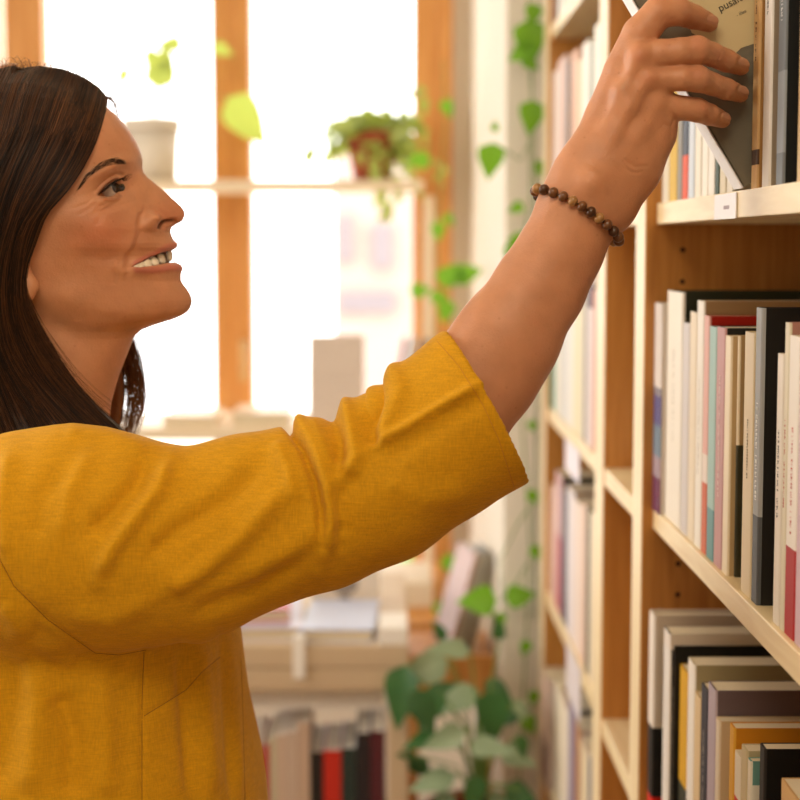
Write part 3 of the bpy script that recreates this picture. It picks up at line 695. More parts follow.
# ================================================================== the woman
def surface_nets(D, org, h):
    """mesh of the zero level of a distance grid"""
    ins = D < 0; nx, ny, nz = D.shape
    cnt = np.zeros((nx - 1, ny - 1, nz - 1), np.float32); pos = np.zeros((nx - 1, ny - 1, nz - 1, 3), np.float32)
    sl = lambda a, n, o: slice(o, n - 1 + o)
    for ax in range(3):
        others = [a for a in range(3) if a != ax]
        for o1 in (0, 1):
            for o2 in (0, 1):
                off0 = [0, 0, 0]; off0[others[0]] = o1; off0[others[1]] = o2
                off1 = list(off0); off1[ax] = 1
                A = D[tuple(slice(o, s - 1 + o) for o, s in zip(off0, D.shape))]; B = D[tuple(slice(o, s - 1 + o) for o, s in zip(off1, D.shape))]
                cr = (A < 0) != (B < 0)
                t = np.where(cr, A / np.where(cr, A - B, 1), 0)
                cnt += cr
                for k in range(3):
                    pos[..., k] += np.where(cr, t if k == ax else off0[k], 0)
    act = cnt > 0; idx = -np.ones(act.shape, np.int64); idx[act] = np.arange(act.sum())
    I = np.argwhere(act); V = (I + pos[act] / cnt[act][:, None]) * h + org
    Fs = []
    for ax in range(3):
        u, v = [(1, 2), (2, 0), (0, 1)][ax]
        A = ins[tuple(slice(0, -1) if a == ax else slice(1, -1) for a in range(3))]; B = ins[tuple(slice(1, None) if a == ax else slice(1, -1) for a in range(3))]
        for flip, M in ((0, A & ~B), (1, ~A & B)):
            Q = np.argwhere(M); Q = Q.copy()
            for a in range(3):
                if a != ax: Q[:, a] += 1
            q = []
            for du, dv in ((-1, -1), (0, -1), (0, 0), (-1, 0)):
                R_ = Q.copy(); R_[:, u] += du; R_[:, v] += dv; q.append(idx[R_[:, 0], R_[:, 1], R_[:, 2]])
            f = np.stack(q, 1)
            Fs.append(f[:, ::-1] if flip else f)
    return V, np.concatenate(Fs)
class SDF:
    def __init__(s, lo, hi, h):
        s.h = h; s.lo = np.array(lo, float); n = np.ceil((np.array(hi) - s.lo) / h).astype(int) + 1
        s.ax = [s.lo[i] + h * np.arange(n[i]) for i in range(3)]; s.D = np.full(n, .05, np.float32)
    def win(s, a, b):
        return tuple(slice(max(0, int((a[i] - s.lo[i]) / s.h)), max(0, int((b[i] - s.lo[i]) / s.h) + 2)) for i in range(3))
    def grid(s, w_): return [g.astype(np.float32) for g in np.meshgrid(*[s.ax[i][w_[i]] for i in range(3)], indexing='ij')]
    def cone(s, a, b, ra, rb, k=.008, ys=1.0, sub=False, m=None):
        """tapered capsule; ys flattens it in depth"""
        a = np.array(a, float); b = np.array(b, float); m = m or (k + .006); R_ = max(ra, rb) + m
        w_ = s.win(np.minimum(a, b) - R_, np.maximum(a, b) + R_)
        if min(q.stop - q.start for q in w_) <= 0: return
        X, Y, Z = s.grid(w_); yc = (a[1] + b[1]) / 2 if ys != 1 else 0
        dx = b - a; pa = [X - a[0], (Y - a[1]) / 1, Z - a[2]]
        t = np.clip((pa[0] * dx[0] + pa[1] * dx[1] + pa[2] * dx[2]) / max(1e-12, dx @ dx), 0, 1)
        qy = (Y - (a[1] + dx[1] * t)) / ys
        d = np.sqrt((pa[0] - dx[0] * t) ** 2 + qy ** 2 + (pa[2] - dx[2] * t) ** 2) - (ra + (rb - ra) * t)
        s.mix(w_, d, k, sub)
    def ell(s, c, r, k=.008, sub=False, rot=0):
        c = np.array(c); R_ = max(r) + k + .006; w_ = s.win(c - R_, c + R_); X, Y, Z = s.grid(w_)
        X = X - c[0]; Y = Y - c[1]; Z = Z - c[2]
        if rot: cr, sr = math.cos(rot), math.sin(rot); X, Z = X * cr + Z * sr, -X * sr + Z * cr
        q = np.sqrt((X / r[0]) ** 2 + (Y / r[1]) ** 2 + (Z / r[2]) ** 2); g = np.sqrt((X / r[0] ** 2) ** 2 + (Y / r[1] ** 2) ** 2 + (Z / r[2] ** 2) ** 2)
        s.mix(w_, q * (q - 1) / np.maximum(g, 1e-9), k, sub)
    def mix(s, w_, d, k, sub):
        A = s.D[w_]
        if sub: d = -d; hh = np.maximum(k - np.abs(A - d), 0) / k; s.D[w_] = np.maximum(A, d) + hh * hh * k * .25
        else: hh = np.maximum(k - np.abs(A - d), 0) / k; s.D[w_] = np.minimum(A, d) - hh * hh * k * .25
    def mesh(s):
        D = s.D.copy(); D[0] = D[-1] = .05; D[:, 0] = D[:, -1] = .05; D[:, :, 0] = D[:, :, -1] = .05
        return surface_nets(D, s.lo, s.h)

def vnormals(V, Fq):
    N = np.zeros_like(V); n = np.cross(V[Fq[:, 2]] - V[Fq[:, 0]], V[Fq[:, 3]] - V[Fq[:, 1]])
    for k in range(4): np.add.at(N, Fq[:, k], n)
    return N / np.maximum(np.linalg.norm(N, axis=1, keepdims=True), 1e-12)
def smoothV(V, Fq, it=2, lam=.5):
    E = np.concatenate([Fq[:, [0, 1]], Fq[:, [1, 2]], Fq[:, [2, 3]], Fq[:, [3, 0]]])
    deg = np.bincount(E.ravel(), minlength=len(V))[:, None]
    for _ in range(it):
        A = np.zeros_like(V); np.add.at(A, E[:, 0], V[E[:, 1]]); np.add.at(A, E[:, 1], V[E[:, 0]])
        V = V + lam * (A / np.maximum(deg, 1) - V)
    return V
def dpoly(x, y, pts):
    """distance from picture positions to a polyline, and the side (sign)"""
    best = np.full(x.shape, 1e9); side = np.zeros(x.shape); par = np.zeros(x.shape); n = len(pts) - 1
    for i in range(n):
        ax_, ay = pts[i]; bx, by = pts[i + 1]; dx, dy = bx - ax_, by - ay
        t = np.clip(((x - ax_) * dx + (y - ay) * dy) / (dx * dx + dy * dy), 0, 1)
        d = np.hypot(x - ax_ - t * dx, y - ay - t * dy); m_ = d < best
        best = np.where(m_, d, best); side = np.where(m_, np.sign((x - ax_) * dy - (y - ay) * dx), side); par = np.where(m_, (i + t) / n, par)
    return best, side, par

YH = 1.45                                  # depth of the head's middle plane
YA = 1.305                                 # depth of the raised arm
woman = empty('person', (P(40, 700, YH).x, YH, 0))
tag(woman, 'dark-haired woman in a mustard tunic reaching up to a shelf, smiling', 'person')

# ---- skin material
skin = bpy.data.materials.new('skin'); skin.use_nodes = True
n = skin.node_tree.nodes; l = skin.node_tree.links; B = n['Principled BSDF']
at = n.new('ShaderNodeAttribute'); at.attribute_name = 'tone'
tc = n.new('ShaderNodeTexCoord')
t1 = n.new('ShaderNodeTexNoise'); t1.inputs['Scale'].default_value = 45; t1.inputs['Detail'].default_value = 5; l.new(tc.outputs['Object'], t1.inputs['Vector'])
r1 = n.new('ShaderNodeValToRGB'); r1.color_ramp.elements[0].position = .3; r1.color_ramp.elements[1].position = .7
r1.color_ramp.elements[0].color = (.88, .86, .84, 1); r1.color_ramp.elements[1].color = (1.06, 1.05, 1.04, 1); l.new(t1.outputs['Fac'], r1.inputs[0])
mx = n.new('ShaderNodeMix'); mx.data_type = 'RGBA'; mx.blend_type = 'MULTIPLY'; mx.inputs['Factor'].default_value = 1
l.new(at.outputs['Color'], mx.inputs['A']); l.new(r1.outputs[0], mx.inputs['B'])
vf = n.new('ShaderNodeTexVoronoi'); vf.inputs['Scale'].default_value = 95; l.new(tc.outputs['Object'], vf.inputs['Vector'])
rf = n.new('ShaderNodeValToRGB'); rf.color_ramp.elements[0].position = .05; rf.color_ramp.elements[1].position = .13
rf.color_ramp.elements[0].color = (.8, .7, .64, 1); rf.color_ramp.elements[1].color = (1, 1, 1, 1); l.new(vf.outputs['Distance'], rf.inputs[0])
m2 = n.new('ShaderNodeMix'); m2.data_type = 'RGBA'; m2.blend_type = 'MULTIPLY'; m2.inputs['Factor'].default_value = .55
l.new(mx.outputs['Result'], m2.inputs['A']); l.new(rf.outputs[0], m2.inputs['B']); l.new(m2.outputs['Result'], B.inputs['Base Color'])
B.inputs['Roughness'].default_value = .48; B.inputs['Specular IOR Level'].default_value = .45
B.inputs['Subsurface Weight'].default_value = .15; B.inputs['Subsurface Radius'].default_value = (.010, .0035, .002); B.inputs['Subsurface Scale'].default_value = .5
t3 = n.new('ShaderNodeTexNoise'); t3.inputs['Scale'].default_value = 700; t3.inputs['Detail'].default_value = 3; l.new(tc.outputs['Object'], t3.inputs['Vector'])
t4 = n.new('ShaderNodeTexNoise'); t4.inputs['Scale'].default_value = 90; t4.inputs['Detail'].default_value = 4; l.new(tc.outputs['Object'], t4.inputs['Vector'])
ad = n.new('ShaderNodeMath'); ad.operation = 'MULTIPLY_ADD'; ad.inputs[1].default_value = .35; l.new(t3.outputs['Fac'], ad.inputs[0]); l.new(t4.outputs['Fac'], ad.inputs[2])
bp = n.new('ShaderNodeBump'); bp.inputs['Strength'].default_value = .5; bp.inputs['Distance'].default_value = .0014; l.new(ad.outputs[0], bp.inputs['Height']); l.new(bp.outputs[0], B.inputs['Normal'])
SKIN = np.array(hexc('c98e69')); LIP = np.array(hexc('bd6a5e')); RED = np.array(hexc('c0704e')); NAIL = np.array(hexc('d09a7c'))

# ---- head and neck: level curves of the profile, row by row
prof_f = [(66, 12), (71, 25), (75, 42), (80, 58), (88, 78), (96, 92), (103.5, 103), (116, 117), (130, 128.5), (142, 135.5), (150, 138.5), (158, 140.5), (166, 141.5), (172, 143.5), (177, 147.5), (187.5, 160), (198, 172), (205, 180), (208.5, 183), (212, 184.6), (216, 184.8), (221, 182.5), (225, 176), (227.5, 171.5), (231.5, 170), (237, 172), (243, 175.3), (247, 174.8), (251, 171.5), (256, 170), (259, 171.5), (262, 175.5),
          (265.6, 180), (269, 181.3), (273.5, 181), (280.5, 182), (285, 184.2), (289, 187), (294.5, 190.5), (300, 192.2), (304, 191.8), (308.5, 190), (312, 187.3), (315.5, 182), (318.5, 175), (321, 167.5), (325, 154.5), (330, 141.5), (337, 134), (345, 130.5), (355.5, 126.5), (377.5, 118), (402, 111), (425, 108), (450, 116), (480, 140), (520, 165), (600, 190), (700, 196), (800, 190)]
nose_base = [(66, 20), (150, 999), (158, 139.5), (172, 141), (185, 145), (198, 151), (212, 158), (221, 163.5), (227, 168.5), (231.5, 170)]
def I(tab, v):
    tab = np.array(tab, float); return np.interp(v, tab[:, 0], tab[:, 1])
vs = np.concatenate([np.linspace(66, 150, 85), np.linspace(151, 345, 280), np.linspace(346, 800, 110)])
Fv = I(prof_f, vs)
nb = np.array([(158, 140.5), (166, 141.2), (172, 142), (185, 146), (198, 151), (212, 158), (221, 164), (227, 169), (232, 171.5)], float)
inN = (vs > 158) & (vs < 231.5)
F0 = Fv.copy(); F0[inN] = np.minimum(Fv[inN], np.interp(vs[inN], nb[:, 0], nb[:, 1]))
# forehead and far eye reach a little past the middle line in the photo: pull the middle line in
Bv = I([(66, 8), (74, -6), (82, -24), (92, -40), (110, -58), (150, -80), (200, -84), (250, -76), (300, -58), (340, -38), (380, -30), (425, -36), (480, -60), (560, -80), (800, -80)], vs)
Wv = I([(66, 3), (71, 16), (76, 30), (90, 53), (110, 69), (140, 82), (180, 88), (220, 85), (255, 79), (285, 71), (305, 62), (325, 54), (345, 52), (400, 53), (425, 60), (450, 95), (480, 140), (540, 165), (800, 165)], vs)
Cv = I([(66, 14), (90, 25), (140, 30), (200, 34), (260, 52), (300, 62), (325, 58), (345, 46), (400, 40), (450, 42), (800, 50)], vs)
Pv = I([(66, 2.1), (140, 2.35), (200, 2.2), (240, 1.95), (270, 1.8), (300, 1.75), (322, 2.0), (345, 2.1), (800, 2.2)], vs)
def gs(y, n):
    k = np.exp(-np.linspace(-2, 2, 2 * n + 1) ** 2); k /= k.sum(); return np.convolve(np.pad(y, n, mode='edge'), k, 'valid')
# even out the tables (rows are denser below 150, so the kernel works in rows)
vu = np.arange(66, 800.5, .5)
for nm_ in ('Bv', 'Wv', 'Cv', 'Pv'):
    tab_ = np.interp(vu, vs, globals()[nm_]); globals()[nm_] = np.interp(vs, vu, gs(tab_, 56))
Fs_ = np.interp(vs, vu, gs(np.interp(vu, vs, Fv), 5)); kk = np.interp(vs, [66, 140, 150, 340, 350, 800], [1, 1, 0, 0, 1, 1]); Fl_ = np.interp(vs, vu, gs(np.interp(vu, vs, Fv), 40)); k4 = np.interp(vs, [66, 400, 430, 800], [0, 0, 1, 1])
Fv = Fv * (1 - kk) + Fs_ * kk; Fv = Fv * (1 - k4) + Fl_ * k4; F0 = np.where(inN, F0, Fv)
F0 = np.where((vs > 152) & (vs < 236), np.interp(vs, vu, gs(np.interp(vu, vs, F0), 8)), F0)
NA = 300
a_ = np.linspace(-1, 1, NA, endpoint=False); ang = PI * np.sign(a_) * np.abs(a_) ** 1.25
ca, sa = np.cos(ang), np.sin(ang)
U = np.zeros((len(vs), NA)); W_ = np.zeros_like(U)
for i, v in enumerate(vs):
    p_ = Pv[i]; fr = ca >= 0
    cc = np.abs(ca) ** (2 / p_); ss = np.abs(sa) ** (2 / p_)
    U[i] = np.where(fr, Cv[i] + (F0[i] - Cv[i]) * cc, Cv[i] + (Bv[i] - Cv[i]) * np.abs(ca))
    W_[i] = np.sign(sa) * Wv[i] * np.where(fr, ss, np.abs(sa))
VV = np.repeat(vs[:, None], NA, 1)
s_h = YH / F
def headP(u, v, w_):
    """head space (photo units at the head's depth) -> room"""
    u = np.asarray(u, float); v = np.asarray(v, float)
    dx = (u - 400) / F; dz = (400 - v) / F
    d = np.stack([dx, dz, -np.ones_like(dx)], -1) @ ROT.T
    t = YH / d[..., 1]
    out = np.stack([d[..., 0] * t, d[..., 1] * t, EYE + d[..., 2] * t], -1)
    out[..., 1] += np.asarray(w_) * s_h
    return out
def g2(x, y, cx, cy, sx, sy, rot=0):
    c_, s_ = math.cos(rot), math.sin(rot); X = (x - cx) * c_ + (y - cy) * s_; Y = -(x - cx) * s_ + (y - cy) * c_
    return np.exp(-(X / sx) ** 2 - (Y / sy) ** 2)
# nose: ridge along the middle
Nn = Fv - F0
wn = I([(150, 10), (172, 12), (190, 15.5), (205, 18.5), (218, 20), (226, 19), (232, 17)], vs)[:, None]
U += Nn[:, None] * np.exp(-(np.abs(W_) / wn) ** 1.8) * (ca > 0)
# picture position of every point as seen on the near side
XYZn = headP(U, VV, -np.abs(W_)); pn = proj(XYZn.reshape(-1, 3)); pu, pv = pn[0].reshape(U.shape), pn[1].reshape(U.shape)
front = (ca > -.2)[None, :] * 1.0
d = np.zeros_like(U)                       # push out along the surface, photo units
d += -9.0 * g2(pu, pv, 114, 188, 17, 12, -.35) * front       # eye hollow
d += 3.4 * g2(pu, pv, 106, 169, 24, 6, -.5) * front + 2.2 * g2(pu, pv, 126, 162, 8, 6)   # brow ridge
d += -2.5 * g2(pu, pv, 133, 184, 6, 12, .2)                       # beside the nose root
d += 3.2 * g2(pu, pv, 106, 199, 15, 4, -.15)                     # lower lid pouch
d += -1.6 * g2(pu, pv, 112, 208, 16, 3, -.3)
d += 5.5 * g2(pu, pv, 103, 230, 28, 24, -.3)                     # cheek lifted by the smile
d += 3 * g2(pu, pv, 72, 218, 24, 15)
d += -3 * g2(pu, pv, 75, 272, 26, 18, -.3)                       # below the cheek
d += 1.8 * g2(pu, pv, 66, 298, 34, 10, .12) + 1.2 * g2(pu, pv, 112, 310, 40, 8, .05)   # jaw edge
d += -2.6 * g2(pu, pv, 62, 330, 34, 11, .35)                        # under the jaw
D1, s1, q1 = dpoly(pu, pv, [(140.5, 217), (139, 225), (140, 232), (136, 246), (129, 256), (127, 266)])
d += -1.3 * np.exp(-(D1 / 4.2) ** 2) + 1.6 * np.clip(D1 / 5, 0, 1) * np.exp(-((D1 - 6) / 6) ** 2) * (s1 < 0)     # fold from nose wing to mouth corner
D2, _, _ = dpoly(pu, pv, [(119, 262), (115.5, 272), (114.5, 283)]); d += -1.1 * np.exp(-(D2 / 2) ** 2)
for pl, dep in (([(97, 196), (86, 204), (74, 208)], 1.0), ([(99, 199), (90, 208), (80, 214)], .8), ([(112, 204), (103, 210), (99, 218), (96, 224)], 1.1), ([(107, 203), (98, 208), (92, 216)], .8), ([(119, 201), (110, 207), (106, 212)], .8)):
    D2, _, _ = dpoly(pu, pv, pl); d += -.75 * dep * np.exp(-(D2 / 1.6) ** 2)
d += 9.5 * g2(pu, pv, 150.5, 220.5, 7.5, 7.5) * front                 # nose wing
D2, _, q2 = dpoly(pu, pv, [(141, 210), (139.8, 220), (142, 229), (149, 233.5)]); d += -.8 * np.exp(-(D2 / 3.0) ** 2)
D2, _, _ = dpoly(pu, pv, [(150, 209), (158, 211), (165, 217)]); d += -1.4 * np.exp(-(D2 / 3.5) ** 2)
D2, _, _ = dpoly(pu, pv, [(159.5, 226), (164, 222.5), (170, 221.5), (174, 221.5)]); DN = D2; d += -7 * np.exp(-(D2 / 2.4) ** 2)   # nostril
# lips
D3, _, q3 = dpoly(pu, pv, [(134, 264), (145, 258), (156, 252.5), (165, 247.5), (174, 245)]); d += (1.0 + 1.5 * q3) * np.exp(-(D3 / 3.4) ** 2)
D4, _, q4 = dpoly(pu, pv, [(137, 270), (148, 270.5), (160, 269.5), (170, 267.5), (180, 268)]); d += (.8 + .9 * q4) * np.exp(-(D4 / 4.2) ** 2)
D5, _, _ = dpoly(pu, pv, [(138, 278), (158, 281), (180, 281)]); d += -.9 * np.exp(-(D5 / 5) ** 2)
d += -1.5 * g2(pu, pv, 130, 266, 5, 5)
d += 1.6 * g2(pu, pv, 155, 303, 18, 10)
def inpoly(x, y, pts):
    r_ = np.zeros(x.shape, bool); j = len(pts) - 1
    for i in range(len(pts)):
        xi, yi = pts[i]; xj, yj = pts[j]
        r_ ^= ((yi > y) != (yj > y)) & (x < (xj - xi) * (y - yi) / ((yj - yi) or 1e-9) + xi); j = i
    return r_
mouth = [(132, 266.5), (140, 262.5), (150, 257), (160, 252.5), (172, 249.5), (190, 249), (190, 261), (175, 261.5), (166, 263.2), (152, 265.8), (140, 267.6)]
eye_op = [(98, 195), (103, 189.5), (109, 184), (114, 180.5), (119, 179), (121.5, 182), (122.3, 188), (120.5, 194), (116, 196.8), (109, 197.2), (103, 196.6)]
Dm, _, _ = dpoly(pu, pv, mouth + mouth[:1]); mi_ = inpoly(pu, pv, mouth) & (ca > 0)[None, :]
d -= mi_ * np.minimum(Dm * 4, 9)
De, _, _ = dpoly(pu, pv, eye_op + eye_op[:1]); ei_ = inpoly(pu, pv, eye_op) & (ca > 0)[None, :]
lid, _, _ = dpoly(pu, pv, [(98, 194), (103, 188), (109, 182.5), (114, 179), (119, 177.5), (122.5, 181)]); d += 2.6 * np.exp(-(lid / 2.4) ** 2)
crease, _, _ = dpoly(pu, pv, [(98, 190), (104, 182.5), (111, 177), (119, 173.5), (124, 174)]); d += -1.8 * np.exp(-(crease / 1.5) ** 2)
low, _, _ = dpoly(pu, pv, [(101, 197.5), (109, 199), (116, 198.8), (121.5, 195)]); d += 1.9 * np.exp(-(low / 2.2) ** 2)
d -= ei_ * np.minimum(De * 4, 9)
Xg = headP(U, VV, W_)
def grid_faces(a, b, wrap=True):
    i = np.arange(a - 1)[:, None]; j = np.arange(b if wrap else b - 1)[None, :]; j2 = (j + 1) % b
    return np.stack([i * b + j, i * b + j2, (i + 1) * b + j2, (i + 1) * b + j], -1).reshape(-1, 4)
GF = grid_faces(len(vs), NA)
V0 = Xg.reshape(-1, 3); N0 = vnormals(V0, GF); N0 = smoothV(N0, GF, 6); N0 /= np.linalg.norm(N0, axis=1, keepdims=True)
cen = headP(Cv, vs, 0)[:, None, :].repeat(NA, 1).reshape(-1, 3)
if ((V0 - cen) * N0).sum(1).mean() < 0: N0 = -N0; GFo = GF[:, ::-1]
else: GFo = GF
V1 = V0 + N0 * (d.reshape(-1, 1) * s_h)
# skin tone
T = np.repeat(SKIN[None], len(V1), 0)
def blend(T, m_, c): m_ = np.clip(m_, 0, 1).reshape(-1, 1); return T * (1 - m_) + c * m_
T = blend(T, .65 * g2(pu, pv, 100, 235, 34, 24) + .5 * g2(pu, pv, 172, 212, 16, 14), RED)
lipm = np.maximum(np.exp(-(D3 / 3.1) ** 4), np.exp(-(D4 / 3.6) ** 4)) * (pu > 133) * (ca > 0)[None, :]
T = blend(T, lipm * .75, LIP)
T = blend(T, .9 * np.exp(-(DN / 2.0) ** 2), np.array(hexc('3a160e')))  # shade inside the nostril put into the skin colour
T = blend(T, mi_ * 1.0, np.array(hexc('6a3028')))
T = blend(T, .55 * np.exp(-(lid / 1.6) ** 2) + .35 * np.exp(-(low / 1.6) ** 2), np.array(hexc('6b3a28')))
cap = len(V1); V1 = np.concatenate([V1, headP([Cv[0]], [vs[0] - 1.5], [0])]); T = np.concatenate([T, SKIN[None]])
headF = [tuple(f) for f in GFo] + [(cap, (k + 1) % NA, k) for k in range(NA)]

# ---- raised arm and hand
G = SDF(P(415, 480, 1.36) - Vector((.02, .13, .02)), P(765, 0, 1.36) + Vector((.0, .05, .045)), .0012)
def PP(q, rpx=0): return np.array(P(*q))
def rr(px, Y): return px / F * Y
def chain(pts, k=.006, ys=1.0):
    for a, b_ in zip(pts[:-1], pts[1:]):
        G.cone(PP(a[:3]), PP(b_[:3]), rr(a[3], a[2]), rr(b_[3], b_[2]), k, ys)
chain([(420, 462, 1.30, 57), (445, 428, 1.30, 56), (486, 372, 1.305, 52), (508, 338, 1.305, 50), (540, 287, 1.31, 43.5), (562, 248, 1.31, 39.5), (579, 214, 1.31, 36), (590, 190, 1.31, 34.5)], .012, .8)
# wrist to knuckles
chain([(576, 205, 1.31, 34), (588, 175, 1.312, 30), (610, 125, 1.316, 23), (634, 66, 1.316, 15.5)], .014, .72)
chain([(590, 195, 1.31, 34), (606, 160, 1.312, 31), (630, 110, 1.314, 22), (643, 62, 1.307, 16)], .014, .72)
chain([(602, 195, 1.312, 33), (624, 152, 1.314, 29), (644, 112, 1.314, 20), (650, 82, 1.308, 15)], .014, .72)
chain([(606, 200, 1.316, 30), (630, 165, 1.319, 28), (652, 132, 1.318, 20), (661, 107, 1.313, 14.5)], .014, .75)
G.ell(PP((622, 118, 1.325)), (rr(30, 1.3), rr(14, 1.3), rr(38, 1.3)), .012, rot=.5)
# fingers: index, middle, ring, little
KF = .0018
def finger(pts):
    for a, b_ in zip(pts[:-1], pts[1:]): G.cone(PP(a[:3]), PP(b_[:3]), rr(a[3], a[2]), rr(b_[3], b_[2]), KF)
finger([(604, 118, 1.316, 19), (622, 72, 1.316, 18.5), (640, 34, 1.313, 17.5), (658, 13, 1.312, 15.5), (676, 11, 1.314, 14.2), (694, 17, 1.328, 11.8), (709, 22.5, 1.338, 9.6)])
finger([(641, 62, 1.307, 16), (660, 54, 1.303, 14.4), (680, 51.5, 1.301, 13.4), (697, 50, 1.303, 14.0), (712, 54.5, 1.312, 11.8), (726, 60.5, 1.322, 11.2), (741, 66.5, 1.336, 8.9)])
finger([(648, 82, 1.308, 15), (664, 79.5, 1.303, 13.0), (682, 78.3, 1.301, 12.2), (698, 79, 1.303, 13.0), (712, 84, 1.313, 11.2), (726, 89, 1.323, 10.6), (740.5, 93.8, 1.336, 8.6)])
finger([(659, 106, 1.313, 14.5), (672, 107, 1.310, 12.6), (684, 108.3, 1.311, 11.8), (697, 110, 1.314, 12), (709, 114.5, 1.322, 10.6), (722.5, 119.5, 1.336, 8.6)])
# thumb behind the book, hidden but there
finger([(606, 150, 1.325, 22), (632, 100, 1.372, 17), (660, 62, 1.398, 12), (690, 40, 1.396, 9.5)])
# knuckles and tendons on the back of the hand
for q, r_ in (((640, 53, 1.300), 8.5), ((650, 77, 1.301), 8), ((659, 98, 1.306), 7.5)): G.ell(PP(q), (rr(r_, 1.3),) * 3, .008)
for a, b_, c_ in (((638, 58, 1.2955), (622, 92, 1.2945), (606, 130, 1.292)), ((647, 80, 1.296), (630, 108, 1.2935), (612, 142, 1.2905)), ((656, 104, 1.302), (640, 130, 1.298), (620, 160, 1.294))):
    a = (a[0], a[1], a[2] + .001); b_ = (b_[0], b_[1], b_[2] + .0028); c_ = (c_[0], c_[1], c_[2] + .0055)
    G.cone(PP(a), PP(b_), .0026, .0022, .012); G.cone(PP(b_), PP(c_), .0022, .0015, .012)
G.ell(PP((592, 182, 1.290)), (rr(11, 1.3), rr(9, 1.3), rr(11, 1.3)), .012)
AV, AF = G.mesh(); AV = smoothV(AV, AF, 3, .5)
NA_ = vnormals(AV, AF); AV -= 0
ax_, ay_ = proj(AV)
da = np.zeros(len(AV))
fr_ = (NA_[:, 1] < .1) if NA_[:, 1][AV[:, 1].argmin()] < 0 else (NA_[:, 1] > -.1)
sgn = -1.0 if NA_[:, 1][AV[:, 1].argmin()] > 0 else 1.0
# creases over the finger joints, wrist and edge of the palm
for pl, dep, wd in (([(690, 39), (697, 36), (703, 39)], .35, 1), ([(690, 43), (697, 41), (705, 44)], .35, 1), ([(692, 70), (698, 68), (705, 71)], .35, 1), ([(692, 74), (699, 72), (705, 75)], .3, 1), ([(700, 102), (706, 106)], .3, 1),
                    ([(722, 50), (720, 57), (717, 64)], .25, 1), ([(723, 80), (721, 87), (718, 93)], .25, 1), ([(625, 160), (635, 167), (648, 166)], .5, 1.2), ([(622, 166), (633, 173), (641, 172)], .35, 1.2),
                    ([(672, 113), (675, 118), (672, 126)], .5, 1.4), ([(664, 124), (671, 128), (672, 134)], .5, 1.5), ([(585, 172), (597, 178), (610, 186)], .25, 1.2), ([(583, 176), (595, 183), (606, 189)], .2, 1.2), ([(588, 163), (600, 170)], .2, 1.2)):
    D_c, _, _ = dpoly(ax_, ay_, pl); da -= 1.8 * dep * np.exp(-(D_c / wd) ** 2)
AT = np.repeat(SKIN[None] * np.array([1.0, .98, .95]), len(AV), 0)
# nails: flat plates sunk at the rim
for (cx, cy, L, Wn, rot_) in ((714, 19.5, 6.2, 4.6, .38), (745.5, 62.5, 6.4, 5, .45), (745, 90.5, 6.2, 4.8, .42), (727.5, 116.5, 5.6, 4.2, .38)):
    c_, s_ = math.cos(rot_), math.sin(rot_); X = ((ax_ - cx) * c_ + (ay_ - cy) * s_) / L; Y = (-(ax_ - cx) * s_ + (ay_ - cy) * c_) / Wn
    q = (np.abs(X) ** 3 + np.abs(Y) ** 3) ** (1 / 3); m_ = np.clip((1.08 - q) * 8, 0, 1) * fr_
    da -= .9 * np.exp(-((q - 1.08) / .16) ** 2) * fr_
    AT = blend(AT, m_ * .8, NAIL)
for q, r_ in (((697, 44), 8), ((698, 74), 7), ((705, 106), 6), ((640, 55), 9), ((650, 79), 9), ((721, 57), 5)): AT = blend(AT, .35 * g2(ax_, ay_, q[0], q[1], r_, r_), RED)
AV += NA_ * sgn * (da * 1.3 / F)[:, None]
AFl = AF if sgn > 0 else AF[:, ::-1]
# ---- legs and feet below the tunic
LG = SDF((-.52, 1.24, -.002), (-.02, 1.74, 1.0), .007)
hx = P(60, 700, YH).x
for yy in (1.37, 1.55):
    LG.cone((hx, yy, .92), (hx + .01, yy, .5), .085, .056, .02); LG.cone((hx + .01, yy, .5), (hx - .01, yy, .1), .056, .034, .02)
    LG.cone((hx - .02, yy, .055), (hx + .10, yy, .035), .034, .028, .02)
LV_, LF_ = LG.mesh(); LV_ = smoothV(LV_, LF_, 2)
off1 = len(V1); off2 = off1 + len(AV)
BV = np.concatenate([V1, AV, LV_]); BF = headF + [tuple(f) for f in AFl + off1] + [tuple(f) for f in LF_ + off2]
BT = np.concatenate([T, AT, np.repeat(SKIN[None], len(LV_), 0)])
body = mesh_obj('body', BV, BF, skin, None, True); keep(body, woman)
ca_ = body.data.color_attributes.new('tone', 'FLOAT_COLOR', 'POINT')
ca_.data.foreach_set('color', np.concatenate([BT, np.ones((len(BT), 1))], 1).astype(np.float32).ravel())

# ---- eyes, teeth, brows, lashes
from mathutils.bvhtree import BVHTree
dd_ = (d + mi_ * np.minimum(Dm * 4, 9) + ei_ * np.minimum(De * 4, 9)).ravel()
HB_ = BVHTree.FromPolygons([tuple(v) for v in V0 + N0 * dd_[:, None] * s_h], [tuple(f) for f in GFo])
def near_surface(px, py):
    """head surface point and normal seen near px,py on the near side, before the openings are sunk"""
    q = HB_.ray_cast(cam.location, (P(px, py, 1.3) - cam.location).normalized())
    if q[0] is None:
        j = (pu - px) ** 2 + (pv - py) ** 2 + np.where((W_ < 0) & (ca > -.1)[None, :], 0, 1e6); k = j.argmin()
        return V0[k] + N0[k] * dd_[k] * s_h, N0[k]
    nn_ = np.array(q[1]); return np.array(q[0]), nn_ if nn_[1] < 0 else -nn_
def mirror(p): return np.array([p[0], 2 * YH - p[1], p[2]])
EYEW = mat('eye_white', 'b9a698', .3, .4); IRIS = mat('iris', '2c190f', .25, .5); PUP = mat('pupil', '060404', .08, .9)
